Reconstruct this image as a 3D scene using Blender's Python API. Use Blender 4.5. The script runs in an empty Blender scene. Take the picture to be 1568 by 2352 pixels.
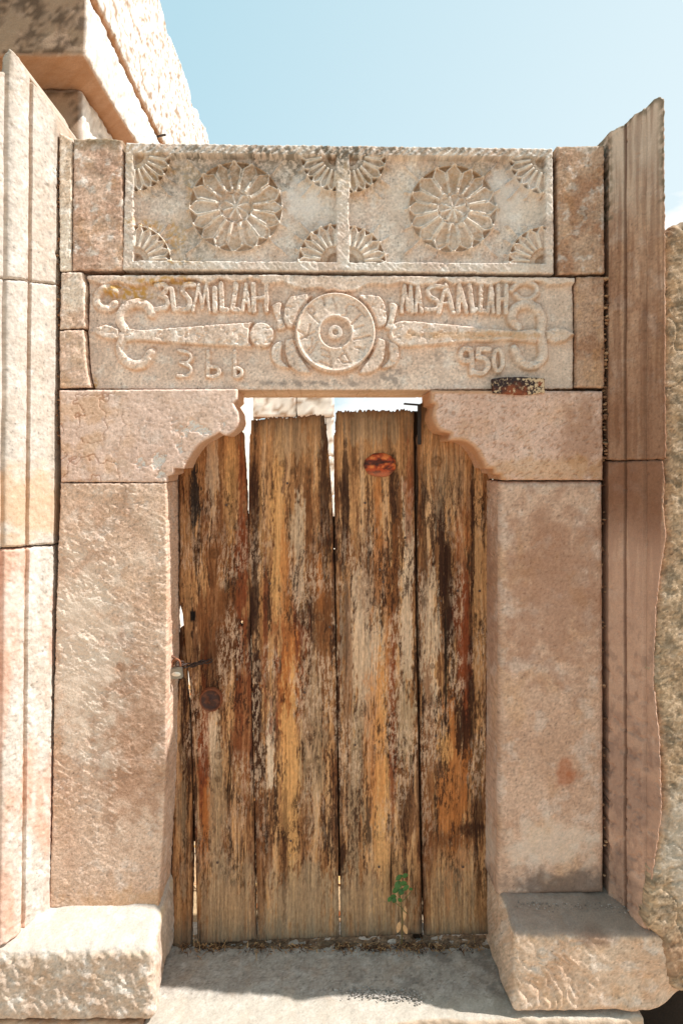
import bpy, bmesh, math, random
import numpy as np
from mathutils import Vector, Matrix

# ------------------------------------------------------------------ camera, sky, sun
sc = bpy.context.scene
COL = sc.collection
FPX, DW, VX, VY, ZC = 1676.0, 2.2, 735.0, 1050.0, 1.588   # focal length (units of the 1568 px wide print), distance to wall, eye height
cam = bpy.data.cameras.new("camera")
cam.sensor_fit = 'VERTICAL'; cam.sensor_height = 36; cam.sensor_width = 36
cam.lens = FPX / 2352 * 36
cam.shift_x = (784 - VX) / 2352
cam.shift_y = -(1176 - VY) / 2352
cam.clip_start = 0.05; cam.clip_end = 2000
camo = bpy.data.objects.new("camera", cam); COL.objects.link(camo)
camo.location = (0, -DW, ZC); camo.rotation_euler = (math.radians(90), 0, 0)
sc.camera = camo

SUN = Vector((1.0, -0.112, 1.35)).normalized()             # direction to the sun
sl = bpy.data.lights.new("sun", 'SUN'); sl.energy = 4.8; sl.angle = math.radians(0.5); sl.color = (1.0, 0.985, 0.96)
so = bpy.data.objects.new("sun", sl); COL.objects.link(so)
so.rotation_euler = SUN.to_track_quat('Z', 'Y').to_euler(); so.location = (8, -1, 12)

w = bpy.data.worlds.new("World"); sc.world = w; w.use_nodes = True
nt = w.node_tree; nt.nodes.clear()
N = nt.nodes.new; L = nt.links.new
sky = N('ShaderNodeTexSky'); sky.sky_type = 'NISHITA'; sky.sun_disc = False
sky.sun_elevation = math.asin(SUN.z)
sky.sun_rotation = math.atan2(SUN.x, SUN.y)
sky.air_density = 1.0; sky.dust_density = 1.2; sky.ozone_density = 1.0
tc = N('ShaderNodeTexCoord'); sep = N('ShaderNodeSeparateXYZ'); L(tc.outputs['Generated'], sep.inputs[0])
mp = N('ShaderNodeMapping'); mp.inputs['Scale'].default_value = (1.6, 1.6, 4.0); L(tc.outputs['Generated'], mp.inputs[0])
cn = N('ShaderNodeTexNoise'); cn.inputs['Scale'].default_value = 2.2; cn.inputs['Detail'].default_value = 7; cn.inputs['Roughness'].default_value = 0.55
L(mp.outputs[0], cn.inputs['Vector'])
def mathn(op, a, b=None, c=None):
    m = N('ShaderNodeMath'); m.operation = op
    for i, v in enumerate((a, b, c)):
        if v is None: continue
        if isinstance(v, (int, float)): m.inputs[i].default_value = v
        else: L(v, m.inputs[i])
    return m.outputs[0]
# white cloud bank low in the sky, thicker towards the right of the gate
t1 = mathn('MULTIPLY_ADD', sep.outputs['Z'], -2.6, 0.62)
t2 = mathn('MULTIPLY_ADD', sep.outputs['X'], 1.7, t1)
t3 = mathn('MULTIPLY_ADD', cn.outputs['Fac'], 1.3, t2)
mr = N('ShaderNodeMapRange'); mr.interpolation_type = 'SMOOTHSTEP'
mr.inputs['From Min'].default_value = 1.02; mr.inputs['From Max'].default_value = 1.22
L(t3, mr.inputs['Value'])
haze = N('ShaderNodeMix'); haze.data_type = 'RGBA'
haze.inputs['Factor'].default_value = 0.72
L(sky.outputs[0], haze.inputs[6]); haze.inputs[7].default_value = (6.0, 8.9, 9.8, 1)
hz = mathn('MULTIPLY_ADD', sep.outputs['X'], 0.75, 0.30)
hz = mathn('MULTIPLY_ADD', sep.outputs['Z'], -0.35, hz)
hz = mathn('MINIMUM', hz, 0.6)
hz = mathn('MAXIMUM', hz, 0.0)
mx = mathn('MAXIMUM', mr.outputs[0], hz)
mix = N('ShaderNodeMix'); mix.data_type = 'RGBA'
L(mx, mix.inputs['Factor']); L(haze.outputs[2], mix.inputs[6]); mix.inputs[7].default_value = (9.6, 9.9, 9.9, 1)
bg = N('ShaderNodeBackground'); bg.inputs['Strength'].default_value = 0.076
L(mix.outputs[2], bg.inputs[0])
wo = N('ShaderNodeOutputWorld'); L(bg.outputs[0], wo.inputs[0])

vs = sc.view_settings
vs.view_transform = 'Standard'; vs.look = 'None'; vs.gamma = 1.0; vs.use_curve_mapping = False
vs.exposure = 0.5
sc.cycles.max_bounces = 6; sc.cycles.diffuse_bounces = 5

# ------------------------------------------------------------------ numeric helpers
rng = np.random.RandomState(7); random.seed(7)
PS = 1024
PERM = rng.permutation(PS).astype(np.int32)
G2 = rng.normal(size=(PS, 2)).astype(np.float32); G2 /= np.linalg.norm(G2, axis=1)[:, None]
G3 = rng.normal(size=(PS, 3)).astype(np.float32); G3 /= np.linalg.norm(G3, axis=1)[:, None]
def _f(t): return t * t * t * (t * (t * 6 - 15) + 10)
def n2(x, y, seed=0):
    x = np.asarray(x, np.float32) + seed * 17.31; y = np.asarray(y, np.float32) + seed * 7.77
    xi = np.floor(x).astype(np.int32); yi = np.floor(y).astype(np.int32)
    xf = x - xi; yf = y - yi
    def g(dx, dy):
        k = PERM[(PERM[(xi + dx) & 1023] + yi + dy) & 1023]
        return G2[k, 0] * (xf - dx) + G2[k, 1] * (yf - dy)
    u = _f(xf); v = _f(yf)
    a = g(0, 0); a = a + u * (g(1, 0) - a)
    b = g(0, 1); b = b + u * (g(1, 1) - b)
    return (a + v * (b - a)) * 1.5
def n3(x, y, z, seed=0):
    x = np.asarray(x, np.float32) + seed * 17.31; y = np.asarray(y, np.float32) + seed * 7.77; z = np.asarray(z, np.float32)
    xi = np.floor(x).astype(np.int32); yi = np.floor(y).astype(np.int32); zi = np.floor(z).astype(np.int32)
    xf = x - xi; yf = y - yi; zf = z - zi
    def g(dx, dy, dz):
        k = PERM[(PERM[(PERM[(xi + dx) & 1023] + yi + dy) & 1023] + zi + dz) & 1023]
        return G3[k, 0] * (xf - dx) + G3[k, 1] * (yf - dy) + G3[k, 2] * (zf - dz)
    u = _f(xf); v = _f(yf); t = _f(zf)
    def pl(dz):
        a = g(0, 0, dz); a = a + u * (g(1, 0, dz) - a)
        b = g(0, 1, dz); b = b + u * (g(1, 1, dz) - b)
        return a + v * (b - a)
    a = pl(0); return (a + t * (pl(1) - a)) * 1.6
def fb(x, y, o=4, seed=0, gain=.5, lac=2.07):
    s = 0; a = 1.0; f = 1.0
    for i in range(o):
        s = s + a * n2(x * f, y * f, seed + i * 3); a *= gain; f *= lac
    return s
def fb3(x, y, z, o=4, seed=0, gain=.5, lac=2.07):
    s = 0; a = 1.0; f = 1.0
    for i in range(o):
        s = s + a * n3(x * f, y * f, z * f, seed + i * 3); a *= gain; f *= lac
    return s
def ss(a, b, t):
    t = np.clip((t - a) / (b - a), 0, 1); return t * t * (3 - 2 * t)
def terrace(t, k, sharp=.28):
    t = t * k; f = np.floor(t); r = t - f
    return (f + ss(.5 - sharp, .5 + sharp, r)) / k
def lin(r, g, b):
    c = np.array([r, g, b], float) / 255
    return np.where(c <= .04045, c / 12.92, ((c + .055) / 1.055) ** 2.4)
def WX(px, y=0): return (px - VX) / FPX * (DW + y)
def WZ(py, y=0): return ZC + (VY - py) / FPX * (DW + y)
def W(pts, y=0): return [(WX(a, y), WZ(b, y)) for a, b in pts]
def PX(x, y=0): return VX + x * FPX / (DW + y)
def PY(z, y=0): return VY - (z - ZC) * FPX / (DW + y)
def mixc(c, col, m):
    m = np.clip(m, 0, 1)[:, None]; return c * (1 - m) + np.asarray(col)[None, :] * m

# ------------------------------------------------------------------ materials
def material(name, bump=.25, scale=220., rough=.92, var=.12, stretch=(1, 1, 1), metallic=0., dist=.002, spec=.25):
    m = bpy.data.materials.new(name); m.use_nodes = True
    t = m.node_tree; t.nodes.clear()
    o = t.nodes.new('ShaderNodeOutputMaterial'); b = t.nodes.new('ShaderNodeBsdfPrincipled')
    t.links.new(b.outputs[0], o.inputs[0])
    g = t.nodes.new('ShaderNodeNewGeometry')
    mp = t.nodes.new('ShaderNodeMapping'); mp.inputs['Scale'].default_value = stretch
    t.links.new(g.outputs['Position'], mp.inputs[0])
    n1 = t.nodes.new('ShaderNodeTexNoise'); n1.inputs['Scale'].default_value = scale; n1.inputs['Detail'].default_value = 5; n1.inputs['Roughness'].default_value = .65
    t.links.new(mp.outputs[0], n1.inputs['Vector'])
    a = t.nodes.new('ShaderNodeAttribute'); a.attribute_name = 'Col'
    mr = t.nodes.new('ShaderNodeMapRange'); mr.inputs['From Min'].default_value = .25; mr.inputs['From Max'].default_value = .75
    mr.inputs['To Min'].default_value = 1 - var; mr.inputs['To Max'].default_value = 1 + var
    t.links.new(n1.outputs['Fac'], mr.inputs['Value'])
    v = t.nodes.new('ShaderNodeVectorMath'); v.operation = 'SCALE'
    t.links.new(a.outputs['Color'], v.inputs[0]); t.links.new(mr.outputs[0], v.inputs['Scale'])
    t.links.new(v.outputs[0], b.inputs['Base Color'])
    b.inputs['Roughness'].default_value = rough; b.inputs['Metallic'].default_value = metallic
    b.inputs['Specular IOR Level'].default_value = spec
    if bump > 0:
        bp = t.nodes.new('ShaderNodeBump'); bp.inputs['Strength'].default_value = bump; bp.inputs['Distance'].default_value = dist
        t.links.new(n1.outputs['Fac'], bp.inputs['Height']); t.links.new(bp.outputs[0], b.inputs['Normal'])
    return m
M_STONE = material('pink_sandstone', .5, 230, var=.12, dist=.002)
M_ROUGH = material('rough_limestone', .65, 190, var=.16, dist=.003)
M_WOOD = material('weathered_wood', .35, 420, rough=.85, var=.22, stretch=(1, 1, .05), dist=.001)
M_RUST = material('rusted_iron', .5, 300, rough=.65, var=.3, metallic=.35, dist=.001, spec=.5)
M_STEEL = material('dull_steel', .2, 400, rough=.4, var=.15, metallic=.8, dist=.0005, spec=.5)
M_DIRT = material('dry_earth', .6, 60, var=.3, dist=.01)
M_LEAF = material('green_leaf', .1, 200, rough=.5, var=.15)
M_STRAW = material('dry_straw', 0, 200, rough=.8, var=.2)
M_CEM = material('grey_cement', .7, 150, var=.2, dist=.004)

# ------------------------------------------------------------------ scene objects
ORG = {}
def thing(name, label, cat, loc, group=None):
    o = bpy.data.objects.new(name, None); o.empty_display_size = .1
    COL.objects.link(o); o.location = loc; o['label'] = label; o['category'] = cat
    if group: o['group'] = group
    ORG[o.name] = np.array(loc, float); return o
def vnormals(V, F):
    n = np.zeros_like(V)
    if F.shape[1] == 4:
        fn = np.cross(V[F[:, 2]] - V[F[:, 0]], V[F[:, 3]] - V[F[:, 1]])
    else:
        fn = np.cross(V[F[:, 1]] - V[F[:, 0]], V[F[:, 2]] - V[F[:, 0]])
    for k in range(F.shape[1]):
        for c in range(3):
            n[:, c] += np.bincount(F[:, k], fn[:, c], len(V))
    return n / np.maximum(np.linalg.norm(n, axis=1), 1e-12)[:, None]
def mk(name, V, F, mat, col=None, parent=None, normals=None, label=None, cat=None, kind=None, group=None, smooth=True, base=None):
    V = np.asarray(V, float); F = np.asarray(F, np.int32)
    if parent is not None: org = ORG[parent.name]
    else: org = np.array(base if base is not None else (V[:, 0].mean(), V[:, 1].mean(), V[:, 2].min()), float)
    me = bpy.data.meshes.new(name)
    nf, k = F.shape
    me.vertices.add(len(V)); me.vertices.foreach_set('co', (V - org).astype(np.float32).ravel())
    me.loops.add(nf * k); me.loops.foreach_set('vertex_index', F.ravel())
    me.polygons.add(nf); me.polygons.foreach_set('loop_start', np.arange(0, nf * k, k, dtype=np.int32))
    me.polygons.foreach_set('use_smooth', np.full(nf, smooth))
    me.update(calc_edges=True)
    if col is not None:
        col = np.asarray(col, float)
        if col.ndim == 1: col = np.tile(col, (len(V), 1))
        if mat in (M_STONE, M_ROUGH, M_DIRT): lm = (col @ np.array([.3, .55, .15]))[:, None]; col = lm + (col - lm) * .95
        at = me.color_attributes.new('Col', 'FLOAT_COLOR', 'POINT')
        at.data.foreach_set('color', np.c_[np.clip(col, 0.002, .92), np.ones(len(V))].astype(np.float32).ravel())
    if normals is not None: me.normals_split_custom_set_from_vertices(normals.astype(np.float32))
    me.materials.append(mat)
    o = bpy.data.objects.new(name, me); COL.objects.link(o)
    if parent is not None: o.parent = parent
    else: o.location = org
    ORG[o.name] = org
    if label: o['label'] = label
    if cat: o['category'] = cat
    if kind: o['kind'] = kind
    if group: o['group'] = group
    return o

def poly_sd(x, y, poly):
    """signed distance (inside +) and gradient towards the inside"""
    P = np.array(poly, float); best = np.full(x.shape, 1e9); bx = np.zeros_like(x); by = np.zeros_like(x)
    ins = np.zeros(x.shape, bool)
    for i in range(len(P)):
        a = P[i]; b = P[(i + 1) % len(P)]; d = b - a; l2 = max(d @ d, 1e-12)
        t = np.clip(((x - a[0]) * d[0] + (y - a[1]) * d[1]) / l2, 0, 1)
        qx = a[0] + t * d[0]; qy = a[1] + t * d[1]
        dd = (x - qx) ** 2 + (y - qy) ** 2; m = dd < best
        best = np.where(m, dd, best); bx = np.where(m, qx, bx); by = np.where(m, qy, by)
        if a[1] != b[1]:
            c = ((a[1] > y) != (b[1] > y)) & (x < (b[0] - a[0]) * (y - a[1]) / (b[1] - a[1]) + a[0])
            ins ^= c
    dist = np.sqrt(best); s = np.where(ins, 1, -1)
    gx = (x - bx) * s; gy = (y - by) * s; n = np.maximum(dist, 1e-9)
    return dist * s, gx / n, gy / n

def stone(name, poly, mat, hfun, cfun, y0=0., yb=.3, res=.003, resv=None, R=.006, jit=.0015, jf=60, seed=0,
          surf=None, parent=None, regions=None, rows=None, hole=None, **kw):
    """worked stone (or plank): poly in wall coordinates, relief hfun(u,v,phi)->h or (h,id), colour cfun(u,v,h,phi,id,xyz)"""
    resv = resv or res
    P = np.array(poly, float)
    lo = P.min(0) - 2 * res; hi = P.max(0) + 2 * res
    us = np.arange(lo[0], hi[0], res); vz = np.arange(lo[1], hi[1], resv)
    U, Vv = np.meshgrid(us, vz); sh = U.shape; u = U.ravel(); v = Vv.ravel()
    sd, gx, gy = poly_sd(u, v, poly)
    if callable(jit): phi = sd - jit(u, v)
    else: phi = sd - jit * (.15 + fb(u * jf, v * jf, 3, seed + 40)) if jit > 0 else sd
    if hole is not None: phi = np.minimum(phi, hole(u, v))
    ids = np.arange(len(u)).reshape(sh)
    q = np.stack([ids[:-1, :-1], ids[:-1, 1:], ids[1:, 1:], ids[1:, :-1]], -1).reshape(-1, 4)
    keep = phi[q].mean(1) > 0
    q = q[keep]
    used = np.unique(q); remap = -np.ones(len(u), int); remap[used] = np.arange(len(used))
    q = remap[q]; u = u[used]; v = v[used]; phi = phi[used]; gx = gx[used]; gy = gy[used]
    n = len(u)
    e = np.concatenate([q[:, [0, 1]], q[:, [1, 2]], q[:, [2, 3]], q[:, [3, 0]]])
    key = e.min(1).astype(np.int64) * n + e.max(1)
    uk, inv, cnt = np.unique(key, return_inverse=True, return_counts=True)
    be = e[cnt[inv] == 1]
    bv = np.unique(be)
    lim = np.clip(phi[bv], -1.5 * resv, 1.5 * resv)
    u = u.copy(); v = v.copy(); u[bv] -= lim * gx[bv]; v[bv] -= lim * gy[bv]; phi = phi.copy(); phi[bv] = 0
    d = np.clip(phi / R, 0, 1)
    r = hfun(u, v, phi)
    h, rid = r if isinstance(r, tuple) else (r, None)
    h = h - R * (1 - np.sqrt(np.clip(1 - (1 - d) ** 2, 0, 1)))
    if surf is None:
        xyz = np.c_[u, y0 - h, v]
    else:
        bpnt, nn = surf(u, v); xyz = bpnt + nn * h[:, None]
    # side walls running back
    rows = rows or max(2, int(abs(yb - y0) / .012))
    rows = min(rows, 26)
    m = len(bv); bi = -np.ones(n, int); bi[bv] = np.arange(m)
    B0 = xyz[bv]; allv = [xyz]; uu = [u]; vv = [v]
    for k in range(1, rows + 1):
        t = k / rows
        B = B0.copy(); B[:, 1] = B0[:, 1] * (1 - t) + yb * t
        sc_ = 45
        dn = np.clip(fb3(B[:, 0] * sc_, B[:, 1] * sc_, B[:, 2] * sc_, 3, seed + 9), -1, 1) * .0018 * min(1, k / 2) * (1 if R > .002 else .2)
        B[:, 0] += gx[bv] * dn; B[:, 2] += gy[bv] * dn
        allv.append(B); uu.append(u[bv]); vv.append(v[bv])
    V = np.concatenate(allv)
    fs = [q]
    a = bi[be[:, 0]]; b = bi[be[:, 1]]
    prev_a, prev_b = be[:, 0], be[:, 1]
    for k in range(rows):
        na = n + k * m + a; nb = n + k * m + b
        fs.append(np.stack([prev_b, prev_a, na, nb], -1)); prev_a, prev_b = na, nb
    side = np.concatenate(fs[1:])
    F = np.concatenate([q, side])
    ru = np.concatenate(uu); rv = np.concatenate(vv)
    rh = np.concatenate([h] + [h[bv]] * rows); rp = np.concatenate([phi] + [phi[bv]] * rows)
    rr = None if rid is None else np.concatenate([rid] + [np.zeros(m, int)] * rows)
    off = V[:, 1] - (y0 if surf is None else 0)
    cu = ru + .8 * np.clip(off, 0, 1) * (np.arange(len(V)) >= n); cv = rv + .45 * np.clip(off, 0, 1) * (np.arange(len(V)) >= n)
    C = cfun(cu, cv, rh, rp, rr, V)
    NN = vnormals(V, F)
    if rid is None:
        return mk(name, V, F, mat, C, parent, NN, **kw)
    fid = np.concatenate([rid[q].max(1), np.zeros(len(side), int)])
    objs = {}
    def sub(fi):
        f = F[fid == fi]; us_ = np.unique(f); rm = np.zeros(len(V), int); rm[us_] = np.arange(len(us_))
        return us_, rm[f]
    us_, f = sub(0)
    objs[0] = mk(name, V[us_], f, mat, C[us_], parent, NN[us_], **kw)
    for fi, (nm, par, lab) in regions.items():
        if not (fid == fi).any(): continue
        us_, f = sub(fi)
        p = objs[par] if par in objs else objs[0]
        objs[fi] = mk(nm, V[us_], f, mat, C[us_], p, NN[us_], label=lab)
    return objs[0]

def box_rock(name, x0, x1, y0, y1, z0, z1, mat, cfun, res=.008, R=.015, amp=.004, fr=14, seed=0, warp=None, hfun=None, skip=(), parent=None, **kw):
    def grid(a0, a1, b0, b1):
        na = max(2, int((a1 - a0) / res) + 1); nb = max(2, int((b1 - b0) / res) + 1)
        A, B = np.meshgrid(np.linspace(a0, a1, na), np.linspace(b0, b1, nb)); return A, B
    Vs = []; Fs = []; off = 0
    for ax, val, flip in ((1, y0, 0), (1, y1, 1), (0, x0, 1), (0, x1, 0), (2, z0, 1), (2, z1, 0)):
        if (ax, flip) in skip: continue
        if ax == 1: A, B = grid(x0, x1, z0, z1); P = np.stack([A, np.full_like(A, val), B], -1)
        elif ax == 0: A, B = grid(y0, y1, z0, z1); P = np.stack([np.full_like(A, val), A, B], -1)
        else: A, B = grid(x0, x1, y0, y1); P = np.stack([A, B, np.full_like(A, val)], -1)
        s = A.shape; i = np.arange(A.size).reshape(s) + off
        f = np.stack([i[:-1, :-1], i[:-1, 1:], i[1:, 1:], i[1:, :-1]], -1).reshape(-1, 4)
        if flip: f = f[:, ::-1]
        Vs.append(P.reshape(-1, 3)); Fs.append(f); off += A.size
    V = np.concatenate(Vs); F = np.concatenate(Fs)
    k = np.round(V * 20000).astype(np.int64); _, first, inv = np.unique(k, axis=0, return_index=True, return_inverse=True)
    inv = inv.ravel(); V = V[first]; F = inv[F]
    lo = np.array([x0, y0, z0]) + R; hi = np.array([x1, y1, z1]) - R
    q = np.clip(V, lo, hi); d = V - q; nl = np.linalg.norm(d, axis=1)
    nrm = d / np.maximum(nl, 1e-9)[:, None]; V = q + nrm * R
    if warp: V = warp(V)
    h = amp * (fb3(V[:, 0] * fr, V[:, 1] * fr, V[:, 2] * fr, 5, seed, .55))
    if hfun: h = h + hfun(V, nrm)
    V = V + nrm * h[:, None]
    return mk(name, V, F, mat, cfun(V, nrm), parent, vnormals(V, F), **kw)

# simple solids for small ironwork
def tube(pts, r, n=10, closed=False):
    P = np.array(pts, float); m = len(P); V = []; up = np.array([0.13, .31, .94])
    rr = r if hasattr(r, '__len__') else [r] * m
    for i in range(m):
        a = P[(i - 1) % m] if (closed or i > 0) else P[i]; b = P[(i + 1) % m] if (closed or i < m - 1) else P[i]
        t = b - a; t /= max(np.linalg.norm(t), 1e-9); s = np.cross(t, up); s /= max(np.linalg.norm(s), 1e-9); u2 = np.cross(s, t)
        for k in range(n):
            an = 2 * math.pi * k / n; V.append(P[i] + rr[i] * (math.cos(an) * s + math.sin(an) * u2))
    F = []
    for i in range(m if closed else m - 1):
        for k in range(n):
            a = i * n + k; b = i * n + (k + 1) % n; c = ((i + 1) % m) * n + (k + 1) % n; d = ((i + 1) % m) * n + k
            F.append((a, b, c, d))
    if not closed:
        V.append(P[0]); V.append(P[-1]); c0 = len(V) - 2; c1 = c0 + 1
        for k in range(0, n):
            F.append((c0, (k + 1) % n, k, k)); F.append((c1, (m - 1) * n + k, (m - 1) * n + (k + 1) % n, (m - 1) * n + (k + 1) % n))
    return np.array(V), np.array(F)
def tri_fix(name, V, F, mat, col, parent=None, **kw):
    me = bpy.data.meshes.new(name)
    org = ORG[parent.name] if parent is not None else np.array(kw.get('base') or (V[:, 0].mean(), V[:, 1].mean(), V[:, 2].min()))
    me.from_pydata([tuple(p) for p in V - org], [], [tuple(dict.fromkeys(int(i) for i in f)) for f in F]); me.update()
    me.polygons.foreach_set('use_smooth', np.full(len(me.polygons), kw.get('smooth', True)))
    at = me.color_attributes.new('Col', 'FLOAT_COLOR', 'POINT'); col = np.asarray(col, float)
    if col.ndim == 1: col = np.tile(col, (len(V), 1))
    at.data.foreach_set('color', np.c_[col, np.ones(len(V))].astype(np.float32).ravel())
    me.materials.append(mat)
    o = bpy.data.objects.new(name, me); COL.objects.link(o)
    if parent is not None: o.parent = parent
    else: o.location = org
    ORG[o.name] = org
    for k in ('label', 'kind', 'group'):
        if kw.get(k): o[k] = kw[k]
    if kw.get('cat'): o['category'] = kw['cat']
    return o
def bev_box(name, c, s, mat, col, parent=None, bev=.002, rot=None, **kw):
    bm = bmesh.new(); bmesh.ops.create_cube(bm, size=1)
    bmesh.ops.scale(bm, vec=s, verts=bm.verts)
    bmesh.ops.bevel(bm, geom=bm.edges[:], offset=bev, segments=2, affect='EDGES')
    if rot is not None: bmesh.ops.rotate(bm, cent=(0, 0, 0), matrix=rot, verts=bm.verts)
    V = np.array([tuple(v.co) for v in bm.verts]) + np.array(c); F = [[v.index for v in f.verts] for f in bm.faces]
    bm.free(); return tri_fix(name, V, F, mat, col, parent, smooth=False, **kw)
def disc(name, c, rx, rz, prof, mat, cf, parent=None, n=48, rad=14, wob=0, **kw):
    """dome turned towards -y; prof(t) gives height for t in 0..1"""
    V = [(c[0], c[1] - prof(0), c[2])]; F = []
    for i in range(1, rad + 1):
        t = i / rad
        for k in range(n):
            a = 2 * math.pi * k / n; j = 1 + wob * float(n2(math.cos(a) * 2 + 5, math.sin(a) * 2 + 5, 3))
            x = c[0] + rx * t * math.cos(a) * j; z = c[2] + rz * t * math.sin(a) * j
            V.append((x, c[1] - prof(t) - wob * .004 * float(n2(x * 70, z * 70, 4)), z))
    for k in range(n): F.append((0, 1 + k, 1 + (k + 1) % n))
    for i in range(rad - 1):
        for k in range(n):
            a = 1 + i * n + k; b = 1 + i * n + (k + 1) % n; F.append((a, a + n, b + n, b))
    V = np.array(V); return tri_fix(name, V, F, mat, cf(V), parent, **kw)

# ------------------------------------------------------------------ stone palette
PINK = lin(214, 178, 156); BEIGE = lin(208, 178, 150); TAN = lin(190, 148, 112); CREAM = lin(232, 216, 198); WHITE = lin(226, 220, 212)
OCH = lin(196, 142, 76); YEL = lin(200, 150, 62); BRN = lin(158, 112, 82); DKB = lin(112, 76, 56); GRY = lin(160, 148, 136); LICH = lin(92, 84, 70)
RUSTC = lin(168, 92, 48)

def blob(u, v, cx, cy, rx, ry, seed=0, y=0, f=22, w=.5):
    d = np.sqrt(((PX(u, y) - cx) / rx) ** 2 + ((PY(v, y) - cy) / ry) ** 2)
    return ss(1.25, .45, d + w * fb(u * f, v * f, 4, seed + 71))
def stone_col(u, v, base, alt, seed, white=.3, ochre=.15, dark=.0, f=7, mott=.18):
    a = fb(u * f, v * f, 5, seed)
    c = base[None, :] * np.ones((len(u), 1))
    c = mixc(c, alt, .75 * ss(-.35, .7, a + .3 * fb(u * f * 5, v * f * 5, 3, seed + 2, .7)))
    b = fb(u * f * 2.3 + 9, v * f * 2.3, 5, seed + 11, .6)
    c = mixc(c, WHITE, white * ss(.15, .75, b))
    b2 = fb(u * f * 1.6, v * f * 1.1 + 4, 4, seed + 23, .6)
    c = mixc(c, OCH, ochre * ss(.1, .8, b2))
    if dark: c = mixc(c, LICH, dark * ss(.15, .8, fb(u * f * 2, v * f * 2 + 31, 5, seed + 31, .65)))
    m = 1 + (mott + .06) * fb(u * 120, v * 120, 3, seed + 5, .8) + .10 * fb(u * 34, v * 34, 3, seed + 6, .7)
    p = ss(.52, .7, n2(u * 120, v * 120, seed + 77)) * .38 + ss(.55, .75, n2(u * 50, v * 50, seed + 78)) * .16
    return c * (m - p)[:, None]

def flaky(u, v, seed, a_big=.0025, a_fl=.0025, a_fine=.0006, ang=-.6, st=2.2, f=18, k=3.5):
    ca, sa = math.cos(ang), math.sin(ang)
    p = (u * ca + v * sa); q = (-u * sa + v * ca)
    big = fb(u * 6, v * 6, 3, seed) * a_big
    fl = terrace(fb(p * f / st, q * f, 5, seed + 3, .58), k) * a_fl
    fine = fb(u * 110, v * 110, 3, seed + 5, .6) * a_fine
    return big + fl + fine
def pits(u, v, seed, f=45, th=.62, dep=.003):
    return -dep * ss(th, th + .25, n2(u * f, v * f, seed + 61))

# ================================================================== SETTING: ground
def flat(name, x0, x1, y0, y1, z, mat, cf, n=60, amp=.01, **kw):
    A, B = np.meshgrid(np.linspace(x0, x1, n), np.linspace(y0, y1, n)); Z = z + amp * fb(A.ravel() * 2, B.ravel() * 2, 4, 3)
    V = np.c_[A.ravel(), B.ravel(), Z]; i = np.arange(A.size).reshape(A.shape)
    F = np.stack([i[:-1, :-1], i[:-1, 1:], i[1:, 1:], i[1:, :-1]], -1).reshape(-1, 4)
    return mk(name, V, F, mat, cf(V), None, **kw)
flat('ground', -300, 300, -300, 300, -.32, M_DIRT, lambda V: stone_col(V[:, 0], V[:, 1], lin(176, 156, 132), lin(160, 136, 108), 3, f=.5), n=120, amp=.02, kind='structure', label='dry pale earth stretching out around the gateway')
flat('courtyard_ground', -6, 6, .28, 14, -.03, M_DIRT, lambda V: stone_col(V[:, 0], V[:, 1], lin(190, 160, 120), lin(150, 110, 76), 5, f=3), n=120, amp=.02, kind='structure', label='dusty courtyard floor behind the wooden door')

# ================================================================== GATEWAY STONES
gate = thing('gateway_surround', 'pinkish sandstone doorway of jambs, scalloped springer stones and filler blocks around the wooden door', 'doorway', (0, .15, 0))

# masonry core behind the facing stones (seen only as the dark of the joints)
def core_col(V, n): return stone_col(V[:, 0], V[:, 2], lin(120, 92, 68), lin(90, 66, 48), 8, f=12)
box_rock('mortar_core', WX(140), WX(1384), .045, .27, WZ(888), WZ(345), M_DIRT, core_col, res=.03, R=.004, amp=.002, parent=gate)
for a, b in ((146, 352), (1166, 1382)):
    box_rock('mortar_core', WX(a), WX(b), .045, .19, .2, WZ(890), M_DIRT, core_col, res=.03, R=.004, amp=.002, parent=gate)

# --- left jamb: rough flaky face
def h_lj(u, v, phi):
    px, py = PX(u), PY(v)
    smooth_zone = ss(1750, 2000, py) * .55
    ca, sa = math.cos(-.55), math.sin(-.55); p = u * ca + v * sa; q = -u * sa + v * ca
    mk_ = .25 + .75 * ss(-.35, .3, fb(u * 9, v * 9, 3, 111))
    h = fb(u * 6, v * 6, 3, 101) * .003 + mk_ * (terrace(fb(p * 34, q * 62, 4, 103, .62), 2.2, .16) * .0019 + fb(p * 130, q * 200, 3, 106, .6) * .0005 - .0012 * ss(.1, .5, n2(p * 14, q * 95, 108)) * ss(-.1, .3, n2(u * 7, v * 7, 112)) + .0018 * terrace(fb(u * 15, v * 22, 3, 105, .5), 2, .1))
    h = h * (1 - smooth_zone)
    h += .012 * ss(0, 1, fb(u * 3, v * 3, 2, 107)) * 0
    gouge = ss(.35, .8, fb((u * .82 + v * .57) * 14, (-u * .57 + v * .82) * 60, 3, 109))
    return h - .0012 * gouge + pits(u, v, 4, 40, .7)
def c_lj(u, v, h, phi, rid, V):
    c = stone_col(u, v, lin(212, 180, 156), lin(198, 160, 134), 12, .25, .12, 0, 5)
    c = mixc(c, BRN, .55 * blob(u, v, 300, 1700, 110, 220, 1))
    c = mixc(c, CREAM, .5 * blob(u, v, 200, 1500, 90, 260, 3))
    c = mixc(c, OCH, .35 * blob(u, v, 300, 2080, 160, 40, 4))
    return mixc(c, CREAM, .35 * ss(.0005, .003, h))
LJ = W([(138, 1109), (383, 1109), (385, 1300), (385, 1500), (382, 1750), (376, 1900), (364, 2088), (113, 2086), (118, 1900), (123, 1650), (129, 1400)])
stone('jamb_stone', LJ, M_ROUGH, h_lj, c_lj, R=.006, jit=.0016, seed=1, parent=gate, yb=.2, label='rough flaking left jamb stone', res=.0022)

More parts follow.
